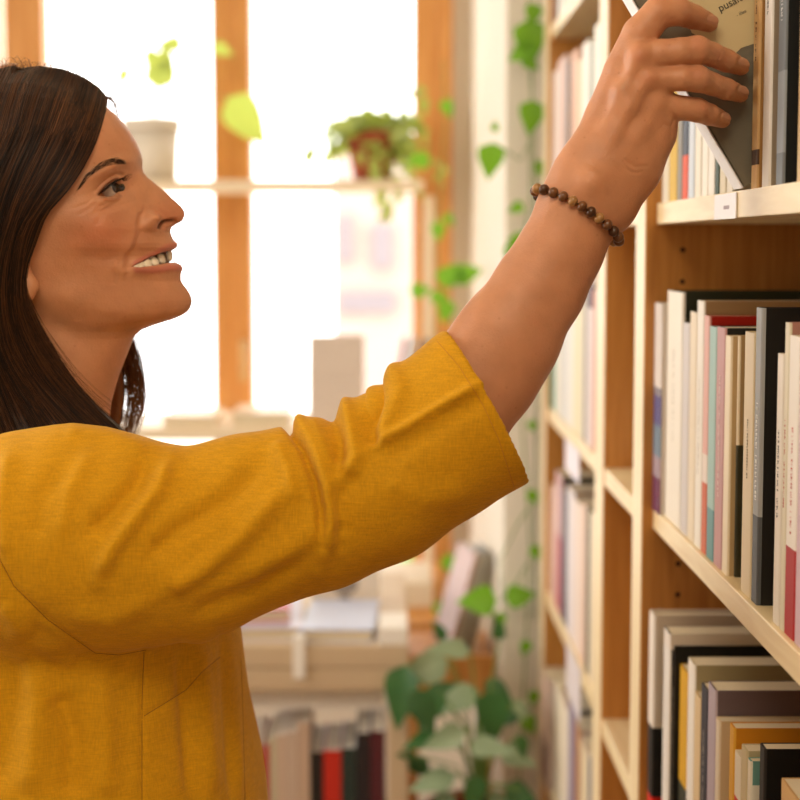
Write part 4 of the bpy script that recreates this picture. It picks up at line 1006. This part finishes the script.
for side in (-1, 1):
    c_, n_ = near_surface(116, 189.5); R_ = 14.0 * s_h
    n_ = np.array([.45, -.89, .05]); c_ = c_ - n_ * R_ * .9 + np.array([0, 0, 0])
    gaze = Vector((.66, -.66, .30)).normalized()
    if side == 1: c_ = mirror(c_); gaze = Vector((.84, -.06, .34)).normalized()
    b = MB(); bm = bmesh.new(); bmesh.ops.create_uvsphere(bm, u_segments=40, v_segments=30, radius=R_)
    rot = Vector((0, 0, 1)).rotation_difference(gaze).to_matrix()
    V = []; 
    for v in bm.verts: V.append(Vector(c_) + rot @ v.co)
    bm.verts.index_update()
    Fc = [[v.index for v in f.verts] for f in bm.faces]
    mi = []
    for f in bm.faces:
        cz = f.calc_center_median().z / R_; mi.append(2 if cz > .955 else (1 if cz > .80 else 0))
    e = mesh_obj('eyeball', V, Fc, [EYEW, IRIS, PUP], None, True, mi); keep(e, woman); bm.free()
# teeth: two rows of small rounded blocks along the mouth
tm = MB()
tl = [(136.5, 265.5, 4.6), (142, 264, 6.4), (149, 262, 7.4), (156.8, 259.6, 7.8), (164.6, 257.4, 8.2), (171, 256, 7)]
for side in (-1, 1):
    for i, (x, y, w_2) in enumerate(tl):
        c_, n_ = near_surface(x, y)
        if i == 5: c_ = headP([173.5], [256], [-4.2])[0]; n_ = np.array([1, -.15, 0])
        if side == 1: c_ = mirror(c_); n_ = n_ * np.array([1, -1, 1])
        n_ = Vector(n_).normalized(); up = Vector((.25, 0, 1)); sd = up.cross(n_).normalized(); up = n_.cross(sd).normalized()
        c_ = Vector(c_) - n_ * (3.8 * s_h)
        hh = (5.6 if i > 1 else 4.6) * s_h; ww = w_2 * .66 * s_h
        bm = bmesh.new(); bmesh.ops.create_uvsphere(bm, u_segments=14, v_segments=10, radius=1)
        V = []
        for v in bm.verts:
            q = v.co; f_ = lambda t: math.copysign(abs(t) ** .55, t)
            V.append(c_ + sd * (f_(q.x) * ww) + up * (f_(q.z) * hh) + n_ * (q.y * 2.6 * s_h))
        bm.verts.index_update(); tm.add(V, [[v.index for v in f.verts] for f in bm.faces]); bm.free()
tm.obj('teeth', mat('enamel', 'f2e6d0', .25, .5), woman, True)
HAIRM = bpy.data.materials.new('hair'); HAIRM.use_nodes = True
n = HAIRM.node_tree.nodes; l = HAIRM.node_tree.links; B = n['Principled BSDF']
ha = n.new('ShaderNodeAttribute'); ha.attribute_name = 'tone'; l.new(ha.outputs['Color'], B.inputs['Base Color'])
B.inputs['Roughness'].default_value = .36; B.inputs['Specular IOR Level'].default_value = .5
tr_ = n.new('ShaderNodeBsdfTranslucent'); l.new(ha.outputs['Color'], tr_.inputs[0]); ms_ = n.new('ShaderNodeMixShader'); ms_.inputs[0].default_value = .3
l.new(B.outputs[0], ms_.inputs[1]); l.new(tr_.outputs[0], ms_.inputs[2]); l.new(ms_.outputs[0], n['Material Output'].inputs[0])
def strands(name, guides_list, mat_, parent, tone_fn, rad=.00022, tip=.3):
    """each strand: list of points; thin three-sided tubes in one mesh"""
    V = []; Fc = []; Tn = []
    for pts in guides_list:
        pts = np.asarray(pts); m_ = len(pts); t = np.gradient(pts, axis=0); t /= np.linalg.norm(t, axis=1, keepdims=True) + 1e-12
        a = np.cross(t, [0.2, 1, 0.1]); a /= np.linalg.norm(a, axis=1, keepdims=True) + 1e-12; b2 = np.cross(t, a)
        R_ = rad * np.linspace(1, tip, m_)[:, None] * (rng.uniform(.7, 1.3)); base = len(V) and sum(len(x) for x in V)
        ring = np.stack([pts + R_ * (a * math.cos(k) + b2 * math.sin(k)) for k in (0, 2.094, 4.189)], 1).reshape(-1, 3)
        V.append(ring); f = grid_faces(m_, 3) + base; Fc.append(f); Tn.append(np.repeat(tone_fn()[None], m_ * 3, 0))
    V = np.concatenate(V); Fc = np.concatenate(Fc); Tn = np.concatenate(Tn)
    o = mesh_obj(name, V, Fc, mat_, None, True); keep(o, parent)
    c_ = o.data.color_attributes.new('tone', 'FLOAT_COLOR', 'POINT'); c_.data.foreach_set('color', np.concatenate([Tn, np.ones((len(Tn), 1))], 1).astype(np.float32).ravel())
    return o
_hk = [0, 0]
def hair_tone(dark=.0):
    global _hk
    if _hk[0] <= 0: _hk = [rng.integers(4, 9), rng.random() ** 3]
    _hk[0] -= 1; t = np.clip(_hk[1] + rng.normal(0, .12), 0, 1)
    c1, c2 = np.array(hexc('1d110b')), np.array(hexc('80502e')); return c1 * (1 - t) + c2 * t
# brows
brow = [(80, 186), (88, 175), (98, 167), (108, 162), (118, 161), (127, 163)]
bt = [1.2, 4.2, 6.0, 7.4, 7.6, 2.0]
for side in (-1, 1):
    L_ = []
    for k in range(330):
        t = rng.random() * .98; i = min(4, int(t * 5)); f_ = t * 5 - i
        x = brow[i][0] * (1 - f_) + brow[i + 1][0] * f_; y = brow[i][1] * (1 - f_) + brow[i + 1][1] * f_; wd = np.interp(t, np.linspace(0, 1, 6), bt)
        dx, dy = brow[i + 1][0] - brow[i][0], brow[i + 1][1] - brow[i][1]; L0 = math.hypot(dx, dy); nx_, ny_ = -dy / L0, dx / L0
        o_ = rng.uniform(-.5, .5) * wd; x += nx_ * o_; y += ny_ * o_
        p0, n0 = near_surface(x, y); ln = rng.uniform(3.5, 6)
        p1, n1 = near_surface(x - dx / L0 * ln + rng.uniform(-.6, .6), y - dy / L0 * ln - o_ * .3 + .6)
        pts = [p0 + n0 * .0001, (p0 + p1) / 2 + (n0 + n1) * .0004, p1 + n1 * .0003]
        if side == 1: pts = [mirror(p) for p in pts]
        L_.append(pts)
    strands('eyebrow', L_, HAIRM, woman, lambda: np.array(hexc('4a3426')), .00015)
    # lashes
    L_ = []
    for t in np.linspace(0, 1, 60):
        pl = [(98, 194.5), (103, 188.5), (109, 183.5), (114, 180), (119, 178.6), (122.5, 181)]
        i = min(4, int(t * 5)); f_ = t * 5 - i; x = pl[i][0] * (1 - f_) + pl[i + 1][0] * f_; y = pl[i][1] * (1 - f_) + pl[i + 1][1] * f_
        p0, n0 = near_surface(x, y); u_ = np.array([.35 + .5 * t, -.25, .35]); ln = rng.uniform(5, 8) * s_h
        p0 = p0 + n0 * .0008
        pts = [p0, p0 + (n0 * .6 + u_ * .5) * ln * .6, p0 + (n0 * .5 + u_ + np.array([0, 0, .3])) * ln]
        if side == 1: pts = [mirror(p) for p in pts]
        L_.append(pts)
    strands('eyelashes', L_, HAIRM, woman, lambda: np.array(hexc('120b08')), .00024)
print('brow far', proj(np.array([mirror(near_surface(126, 160)[0]), mirror(near_surface(118, 160)[0]), near_surface(126,160)[0]])))

# ---- tunic
LIN = bpy.data.materials.new('mustard_linen'); LIN.use_nodes = True
n = LIN.node_tree.nodes; l = LIN.node_tree.links; B = n['Principled BSDF']
tc = n.new('ShaderNodeTexCoord')
def nz(scale, sc, det=2):
    mp = n.new('ShaderNodeMapping'); mp.inputs['Scale'].default_value = sc; mp.inputs['Rotation'].default_value = (0, .25, 0); l.new(tc.outputs['Object'], mp.inputs['Vector'])
    t = n.new('ShaderNodeTexNoise'); t.inputs['Scale'].default_value = scale; t.inputs['Detail'].default_value = det; l.new(mp.outputs[0], t.inputs['Vector']); return t
h1 = nz(1, (900, 900, 90)); h2 = nz(1, (90, 90, 900)); h3 = nz(22, (1, 1, 1), 4)
a1 = n.new('ShaderNodeMath'); a1.operation = 'ADD'; l.new(h1.outputs['Fac'], a1.inputs[0]); l.new(h2.outputs['Fac'], a1.inputs[1])
rp = n.new('ShaderNodeValToRGB'); rp.color_ramp.elements[0].position = .3; rp.color_ramp.elements[1].position = .72
a2 = n.new('ShaderNodeMath'); a2.operation = 'MULTIPLY'; a2.inputs[1].default_value = .5; l.new(a1.outputs[0], a2.inputs[0]); l.new(a2.outputs[0], rp.inputs[0])
rp.color_ramp.elements[0].color = (*[x * .8 for x in hexc('d0960f')], 1); rp.color_ramp.elements[1].color = (*[min(1, x * 1.15) for x in hexc('d0960f')], 1)
l.new(rp.outputs[0], B.inputs['Base Color'])
bp1 = n.new('ShaderNodeBump'); bp1.inputs['Strength'].default_value = .5; bp1.inputs['Distance'].default_value = .0006; l.new(a1.outputs[0], bp1.inputs['Height'])
bp2 = n.new('ShaderNodeBump'); bp2.inputs['Strength'].default_value = .45; bp2.inputs['Distance'].default_value = .006; l.new(h3.outputs['Fac'], bp2.inputs['Height']); l.new(bp1.outputs[0], bp2.inputs['Normal']); l.new(bp2.outputs[0], B.inputs['Normal'])
B.inputs['Roughness'].default_value = .8; B.inputs['Specular IOR Level'].default_value = .2; B.inputs['Sheen Weight'].default_value = .15; B.inputs['Sheen Tint'].default_value = (1, .8, .4, 1)

TS = SDF((-.58, 1.16, .70), (.13, 1.68, 1.42), .0024)
zz = lambda v: P(200, v, 1.44).z
TS.cone((-.285, 1.44, zz(545)), (-.285, 1.44, zz(800)), .147, .173, .02, 1.12); TS.cone((-.285, 1.44, zz(800)), (-.285, 1.44, .60), .173, .215, .02, 1.1)
w_ = TS.win((-9, -9, -9), (9, 9, 9)); w_ = tuple(slice(0, q) for q in TS.D.shape)
X, Y, Z = TS.grid(w_); TS.D = np.maximum(TS.D, Z - (EYE - .188) - .03 * (X + .285)); TS.D = TS.D.astype(np.float32)
SL = [(30, 545, 1.305, 116), (66, 540, 1.302, 113), (118, 543, 1.30, 107), (187, 545, 1.302, 95), (250, 522.5, 1.303, 87), (315, 506.5, 1.305, 83), (378, 483, 1.305, 79.5), (436, 441, 1.305, 80.5), (487, 406, 1.305, 84), (530, 383, 1.305, 85)]
S2 = SDF((-.58, 1.16, .70), (.13, 1.68, 1.42), .0024)
for a, b_ in zip(SL[:-1], SL[1:]): S2.cone(PP(a[:3]), PP(b_[:3]), rr(a[3], a[2]), rr(b_[3], b_[2]), .012, .9)
# cut the cuff and hollow it
p0 = PP((487, 406, 1.305)); nn = np.array([148, 168 * .085, 80]) / 168
S2.D = np.maximum(S2.D, ((X - p0[0]) * nn[0] + (Y - p0[1]) * nn[1] + (Z - p0[2]) * nn[2])).astype(np.float32)
for a, b_ in zip(SL[-4:-1], SL[-3:]): S2.cone(PP(a[:3]), PP(b_[:3]), rr(a[3], a[2]) - .0028 if a is not SL[-4] else .03, rr(b_[3], b_[2]) - .0028, .002, .9, sub=True)
k_ = .014; A, Bq = TS.D, S2.D; hh = np.maximum(k_ - np.abs(A - Bq), 0) / k_; TS.D = np.minimum(A, Bq) - hh * hh * k_ * .25
SV, SF = TS.mesh(); SV = smoothV(SV, SF, 3, .5); SN = vnormals(SV, SF)
sg = 1.0 if SN[SV[:, 1].argmin(), 1] < 0 else -1.0
SNo = smoothV(SN * sg, SF, 4); SNo /= np.linalg.norm(SNo, axis=1, keepdims=True) + 1e-12
sx, sy = proj(SV); ds = np.zeros(len(SV)); nearf = np.clip((1.42 - SV[:, 1]) / .08, 0, 1)
folds = [([(170, 458), (157, 491), (133, 520), (112, 548), (96, 580)], 4.5, 9), ([(148, 458), (136, 485), (114, 510), (90, 535)], -4.5, 10), ([(60, 432), (105, 434), (150, 452)], 2, 9),
         ([(290, 484), (238, 539), (198, 572), (165, 590)], 4.2, 11), ([(262, 462), (225, 500), (180, 530), (150, 560)], -4.2, 11), ([(330, 520), (290, 550), (240, 580)], 2.6, 12), ([(300, 560), (250, 592), (190, 615)], -2.4, 10),
         ([(280, 400), (288, 424), (302, 446), (314, 478), (321, 510), (321, 545)], -6.5, 4.5), ([(296, 412), (301, 424), (314, 446), (328, 485), (331, 525), (320, 570)], 3.8, 8.5), ([(275, 440), (288, 470), (296, 505)], 2.5, 8),
         ([(344, 375), (347, 404), (352, 430), (357, 456), (344, 480)], 4, 8), ([(322, 385), (329, 412), (339, 440), (338, 468)], -4.5, 7), ([(372, 365), (376, 400), (371, 425), (374, 450)], -5, 7.5), ([(312, 418), (322, 440), (334, 466)], 2, 5),
         ([(388, 345), (393, 368), (400, 392), (388, 418), (374, 444)], 2.8, 9), ([(372, 447), (410, 425), (448, 402), (480, 384)], 3.5, 5), ([(382, 462), (418, 440), (458, 414), (488, 396)], -1.4, 9), ([(356, 470), (340, 500), (342, 540)], -2.5, 9), ([(385, 480), (420, 500), (470, 490)], 2, 14),
         ([(200, 640), (206, 700), (212, 800)], 3, 10), ([(182, 650), (186, 720), (192, 800)], -3, 8), ([(232, 640), (238, 700), (244, 800)], 2.2, 6), ([(222, 632), (226, 700), (232, 800)], -2.6, 5),
         ([(20, 640), (40, 700), (30, 800)], 4, 14), ([(60, 690), (74, 740), (70, 800)], -4, 12), ([(100, 670), (106, 740), (104, 800)], 3, 12), ([(40, 620), (10, 700), (-10, 800)], -3, 14), ([(0, 600), (30, 640), (80, 665)], 2, 10),
         ([(60, 470), (40, 500), (34, 540)], -2.2, 10), ([(90, 455), (70, 490), (60, 540)], 2, 9), ([(10, 450), (2, 500), (6, 560)], 2.5, 10), ([(150, 600), (110, 620), (70, 615)], 2, 12)]
for pl, amp, wd in folds:
    D_, _, q_ = dpoly(sx, sy, pl); ds += 2.1 * amp * np.exp(-(D_ / wd) ** 2) * nearf * np.clip(np.sin(np.clip(q_, .02, .98) * PI) * 2.2 + .15, 0, 1)
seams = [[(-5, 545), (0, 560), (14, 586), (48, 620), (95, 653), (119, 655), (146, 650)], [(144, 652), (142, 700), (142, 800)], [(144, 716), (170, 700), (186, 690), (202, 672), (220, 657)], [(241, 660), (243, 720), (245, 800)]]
for pl in seams:
    D_, s_, _ = dpoly(sx, sy, pl); ds += (-1.6 * np.exp(-(D_ / 2.6) ** 2)) * nearf
D_, _, _ = dpoly(sx, sy, [(430, 342), (456, 372), (480, 412), (497, 448), (510, 490)]); 
SV2 = SV + SNo * (ds * 1.3 / F)[:, None]
SFo = SF if sg > 0 else SF[:, ::-1]
tun = mesh_obj('tunic', SV2, SFo, LIN, None, True); keep(tun, woman); tun['label'] = 'mustard linen tunic with wide three-quarter sleeve'
from mathutils.bvhtree import BVHTree
bvh = BVHTree.FromPolygons([tuple(v) for v in SV2], [tuple(f) for f in SFo])
def hit(px, py, lift=.0004, tree=None):
    o_ = Vector(cam.location); dr = (P(px, py, 1.3) - o_).normalized(); q = (tree or bvh).ray_cast(o_, dr)
    return None if q[0] is None else q[0] - dr * lift
SEAM = mat('seam_shadow', '8f5b0c', .8)  # darker tubes along seams and hem: stitch shadow put into their colour
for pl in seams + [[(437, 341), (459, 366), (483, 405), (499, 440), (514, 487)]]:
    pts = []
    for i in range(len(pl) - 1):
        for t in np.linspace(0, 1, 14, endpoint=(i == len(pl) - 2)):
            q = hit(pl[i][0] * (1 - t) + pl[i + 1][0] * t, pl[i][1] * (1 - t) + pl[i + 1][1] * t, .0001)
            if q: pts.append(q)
    b = MB(); b.tube(pts, .0003, 5); sm_ = b.obj('seam', SEAM if pl in seams else mat('hem_shadow', 'c08014', .8), None, True); sm_.parent = tun


# ---- bracelet of wooden beads
wc = PP((577, 213.5, 1.31)); e1 = np.array([.854, 0, -.52]); ax3 = np.array([.52, 0, .854])
br = empty('bracelet', wc); keep(br, woman); br['label'] = 'bracelet of brown wooden beads'
bvb = BVHTree.FromPolygons([tuple(v) for v in AV], [tuple(f) for f in AFl])
NB = 23
cord = []
BM_ = [mat('bead_brown', '6e4526', .3, .5, var=.5, vscale=260), mat('bead_tan', 'a37746', .3, .5, var=.4, vscale=300), mat('bead_dark', '4a2c18', .3, .5, var=.5, vscale=220)]
for k in range(NB):
    t = 2 * PI * k / NB
    dirv = Vector(e1 * math.cos(t) + np.array([0, 1, 0]) * math.sin(t)).normalized()
    c0 = Vector(wc) + Vector(ax3) * (.0055 * -math.sin(t) - .001)
    q = bvb.ray_cast(c0 + dirv * .09, -dirv)
    rb = .0043
    pos = (q[0] if q[0] else c0 + dirv * .03) + dirv * (rb * .85)
    cord.append(pos)
for k, pos in enumerate(cord):
    bm = bmesh.new(); bmesh.ops.create_uvsphere(bm, u_segments=20, v_segments=14, radius=.0043)
    tdir = (cord[(k + 1) % NB] - cord[k - 1]).normalized(); Rm = Vector((0, 0, 1)).rotation_difference(tdir).to_matrix()
    V = [pos + Rm @ Vector((v.co.x, v.co.y, v.co.z * .86)) for v in bm.verts]; bm.verts.index_update()
    o = mesh_obj('bead', V, [[v.index for v in f.verts] for f in bm.faces], BM_[(0, 1, 2, 0, 0, 1, 0, 2, 1, 0, 2)[k % 11]], None, True); bm.free()
    o.parent = br; o.matrix_parent_inverse = Matrix.Translation(-Vector(wc))
b = MB(); b.tube(cord + [cord[0]], .0007, 6); o = b.obj('cord', BM_[2]); o.parent = br; o.matrix_parent_inverse = Matrix.Translation(-Vector(wc))

# ---- hair
def spl(pts, m_=14):
    pts = np.asarray(pts, float); t = np.linspace(0, len(pts) - 1, m_); out = np.zeros((m_, 3))
    Pd = np.concatenate([2 * pts[:1] - pts[1:2], pts, 2 * pts[-1:] - pts[-2:-1]])
    for j, tt in enumerate(t):
        i = min(int(tt), len(pts) - 2); f = tt - i; p0_, p1_, p2_, p3_ = Pd[i:i + 4]
        out[j] = .5 * ((2 * p1_) + (-p0_ + p2_) * f + (2 * p0_ - 5 * p1_ + 4 * p2_ - p3_) * f * f + (-p0_ + 3 * p1_ - 3 * p2_ + p3_) * f ** 3)
    return out
# guide locks on the near side: picture position at the head's depth and distance from the middle plane
NEARG = [
    [(106, 99, -2), (105, 113, -30), (98, 136, -60), (84, 164, -80), (66, 190, -90), (46, 212, -95), (35, 238, -92), (23, 274, -90), (30, 312, -84), (50, 350, -76), (76, 388, -76), (120, 432, -84)],
    [(98, 88, -2), (92, 108, -44), (80, 140, -74), (64, 172, -89), (44, 202, -97), (26, 230, -100), (18, 265, -98), (16, 305, -92), (30, 345, -86), (56, 385, -84), (98, 430, -92)],
    [(84, 79, -2), (76, 103, -50), (62, 138, -80), (44, 172, -94), (24, 208, -102), (10, 245, -104), (4, 290, -100), (10, 335, -95), (32, 380, -92), (70, 425, -100)],
    [(64, 71, -2), (54, 98, -54), (40, 135, -85), (22, 175, -98), (6, 220, -106), (-4, 265, -107), (-6, 315, -104), (6, 365, -100), (36, 410, -102), (52, 436, -108)],
    [(40, 68, -2), (26, 97, -56), (12, 138, -88), (-6, 180, -102), (-18, 230, -108), (-22, 285, -110), (-16, 340, -108), (0, 395, -108), (20, 440, -116)],
    [(12, 71, -2), (-4, 100, -54), (-20, 142, -86), (-36, 190, -100), (-42, 245, -106), (-42, 305, -108), (-32, 365, -108), (-16, 440, -116)],
    [(-22, 80, -2), (-40, 110, -46), (-56, 152, -76), (-66, 200, -90), (-68, 260, -94), (-62, 325, -94), (-50, 380, -94), (-40, 450, -98)],
    [(-52, 98, -2), (-72, 130, -36), (-86, 170, -54), (-94, 220, -60), (-92, 280, -62), (-84, 340, -62), (-72, 400, -60), (-66, 455, -60)],
    [(-70, 116, 0), (-92, 150, -14), (-102, 190, -20), (-108, 240, -22), (-104, 300, -22), (-96, 350, -20), (-86, 410, -18), (-82, 455, -16)],
]
FARG = [
    [(107, 98, 2), (104, 114, 36), (90, 140, 62), (78, 175, 78), (74, 215, 82), (90, 260, 78), (112, 305, 70), (130, 335, 64), (141, 372, 60), (143, 405, 58), (133, 434, 56)],
    [(98, 88, 2), (90, 110, 44), (76, 142, 74), (62, 178, 88), (56, 220, 92), (66, 265, 88), (84, 310, 80), (102, 345, 74), (110, 390, 70), (106, 438, 66)],
] + [[(x, y, -w_ * .98) for x, y, w_ in g] for g in NEARG[2:]]
def lerpg(Gd, t, m_=14):
    i = min(int(t), len(Gd) - 2); f = t - i; return spl(Gd[i], m_) * (1 - f) + spl(Gd[i + 1], m_) * f
def canon(Gd):
    out = []
    for g_ in Gd:
        q = []
        for x, y, w_ in g_: k = 1 + w_ / F; q.append((390 + (x - 390) * k, 245 + (y - 245) * k, w_))
        out.append(q)
    return out
NEARG = canon(NEARG); FARG = canon(FARG)
def toroom(p, lift=5.0):
    p = np.array(p, float); v = p[:, 1]
    ff, cc_, bb_, ww_, pp_ = (np.interp(v, vs, t_) for t_ in (F0, Cv, Bv, Wv, Pv))
    t_ = np.where(p[:, 0] > cc_, (p[:, 0] - cc_) / (ff - cc_), (cc_ - p[:, 0]) / (cc_ - bb_)); pe = np.where(p[:, 0] > cc_, pp_, 2.0)
    need = (ww_ + lift) * np.maximum(0, 1 - np.abs(t_) ** pe) ** (1 / pe)
    need = np.where(v < 330, need, 0); fade = np.clip((320 - v) / 40, 0, 1)
    sg_ = np.where(p[:, 2] < 0, -1, 1); a_w = np.abs(p[:, 2]); p[:, 2] = sg_ * (a_w + np.maximum(0, need - a_w) * fade)
    p[:, 1] -= 1.5 * np.clip((110 - v) / 40, 0, 1)
    return headP(p[:, 0], p[:, 1], p[:, 2])
# closed dark volume under the strands: sheet between the guides and a copy shrunk towards the head
def sheet(Gd, nt, m_, push=0):
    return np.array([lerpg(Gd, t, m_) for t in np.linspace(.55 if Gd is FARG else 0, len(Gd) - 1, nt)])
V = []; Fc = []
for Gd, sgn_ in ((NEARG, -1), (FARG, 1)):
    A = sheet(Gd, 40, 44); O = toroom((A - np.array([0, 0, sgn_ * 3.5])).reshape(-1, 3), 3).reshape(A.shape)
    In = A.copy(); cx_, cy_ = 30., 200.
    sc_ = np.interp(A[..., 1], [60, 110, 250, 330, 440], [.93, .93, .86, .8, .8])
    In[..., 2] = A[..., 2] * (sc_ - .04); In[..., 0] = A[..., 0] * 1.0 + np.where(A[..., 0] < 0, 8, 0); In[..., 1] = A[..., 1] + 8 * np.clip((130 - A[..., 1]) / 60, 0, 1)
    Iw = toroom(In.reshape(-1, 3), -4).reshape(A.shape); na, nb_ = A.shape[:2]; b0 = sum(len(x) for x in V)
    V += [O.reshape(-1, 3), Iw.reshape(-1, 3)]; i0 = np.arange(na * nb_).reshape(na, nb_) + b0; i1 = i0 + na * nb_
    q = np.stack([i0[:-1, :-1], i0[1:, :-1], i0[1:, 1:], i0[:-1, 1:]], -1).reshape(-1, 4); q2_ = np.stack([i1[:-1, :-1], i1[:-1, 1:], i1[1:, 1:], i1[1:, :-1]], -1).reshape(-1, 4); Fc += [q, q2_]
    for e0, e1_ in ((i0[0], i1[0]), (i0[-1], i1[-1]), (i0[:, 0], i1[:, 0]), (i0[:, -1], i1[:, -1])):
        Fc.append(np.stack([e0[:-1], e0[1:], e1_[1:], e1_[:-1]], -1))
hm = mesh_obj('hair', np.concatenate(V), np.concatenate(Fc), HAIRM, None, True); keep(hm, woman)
c_ = hm.data.color_attributes.new('tone', 'FLOAT_COLOR', 'POINT'); c_.data.foreach_set('color', np.concatenate([np.tile(np.array([*hexc('24160e'), 1], np.float32), (len(V[0]) + len(V[1]), 1)), np.tile(np.array([*hexc('94613e'), 1], np.float32), (len(V[2]) + len(V[3]), 1))]).ravel())  # far side gets a lighter tone: window backlight put into the hair colour
L_ = []
def lock(Gd, sgn_, N, spread, m_=20, out=3.0):
    for _ in range(N):
        tc_ = rng.uniform(0, len(Gd) - 1); rootw = rng.normal(0, .5, 3)
        ph = rng.uniform(0, 6.28); am = rng.uniform(.3, 1.6); e_ = min(1.0, rng.uniform(.86, 1.05))
        for k in range(rng.integers(5, 11)):
            t = np.clip(tc_ + rng.normal(0, spread), 0, len(Gd) - 1); g_ = lerpg(Gd, t, 26); g_ = g_[:max(12, int(26 * e_))]
            u_ = np.linspace(0, 1, len(g_))[:, None]
            g_ = g_ + rootw * u_ * 2 + rng.normal(0, .9, 3) * (.3 + u_ * 2.2) + np.concatenate([np.sin(u_ * 5 + ph) * am * 1.6 * u_, np.zeros_like(u_), sgn_ * np.abs(rng.normal(0, 1)) * out * .5 + 0 * u_], 1)
            L_.append(toroom(g_, 4 + rng.uniform(0, 3.5)))
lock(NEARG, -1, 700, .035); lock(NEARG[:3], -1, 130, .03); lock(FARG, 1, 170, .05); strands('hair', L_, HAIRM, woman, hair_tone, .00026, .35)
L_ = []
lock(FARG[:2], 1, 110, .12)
strands('backlit_hair', L_, HAIRM, woman, lambda: np.array(hexc('a8714a')) * rng.uniform(.5, 1.2), .0002, .5)  # far strands toned lighter, the backlight is put into their colour
L_ = []
for _ in range(90):
    g_ = lerpg(NEARG, rng.uniform(0, 1.2), 26)[14:]; u_ = np.linspace(0, 1, len(g_))[:, None] ** 1.6; e_ = rng.integers(9, 13)
    g_ = g_ + np.concatenate([u_ * rng.uniform(0, 24), u_ * rng.uniform(-8, 10), -3 + 0 * u_], 1) + np.concatenate([np.sin(u_ * rng.uniform(3, 8)) * rng.uniform(-4, 4), 0 * u_, 0 * u_], 1)
    L_.append(toroom(g_[:e_], 6))
strands('stray_hair', L_, HAIRM, woman, lambda: np.array(hexc('6e4528')) * rng.uniform(.4, 1.3), .00018, .4)
# loose flyaway hairs on top and at the temple
L_ = []
for _ in range(70):
    x = rng.uniform(0, 104); y = np.interp(x, [0, 40, 64, 84, 98, 108], [71, 68, 71, 79, 88, 97]) + 3; a = rng.uniform(.2, 2.6); ln = rng.uniform(6, 22) * (1.2 if x < 40 else .7)
    p_ = np.array([(x, y, rng.uniform(-25, 5)), (x + math.cos(a) * ln * .5, y - 4 - abs(math.sin(a)) * ln * .4, rng.uniform(-20, 5)), (x + math.cos(a) * ln, y - abs(math.sin(a)) * ln * rng.uniform(.1, .7), rng.uniform(-20, 5))])
    L_.append(toroom(spl(p_, 9)))
for _ in range(26):
    x = rng.uniform(103, 108); y = x - 8
    L_.append(toroom(spl([(x, y, 4), (x + rng.uniform(4, 9), y + rng.uniform(0, 6), 10), (x + rng.uniform(5, 13), y + rng.uniform(12, 30), 16)], 9)))
strands('loose_hair', L_, HAIRM, woman, lambda: np.array(hexc('8a5c38')), .0002, .5)
# ear
h_ = lambda u, v, w_: headP([390 + (u - 390) * (1 + w_ / F)], [245 + (v - 245) * (1 + w_ / F)], [w_])[0]
SE = SDF(h_(10, 305, -98) - .01, h_(50, 232, -60) + .01, .0011)
SE.cone(h_(30, 286, -82), h_(28, 295, -83), .0058, .0052, .006); SE.cone(h_(30, 286, -82), h_(20, 262, -84), .0055, .006, .006); SE.cone(h_(20, 262, -84), h_(24, 240, -84), .006, .005, .006)
EV, EF = SE.mesh(); EV = smoothV(EV, EF, 2); en = vnormals(EV, EF); 
ear = mesh_obj('ear', EV, EF if en[EV[:, 1].argmin(), 1] < 0 else EF[:, ::-1], skin, None, True); keep(ear, woman)
c_ = ear.data.color_attributes.new('tone', 'FLOAT_COLOR', 'POINT'); c_.data.foreach_set('color', np.tile(np.array([*SKIN, 1], np.float32), len(ear.data.vertices)))
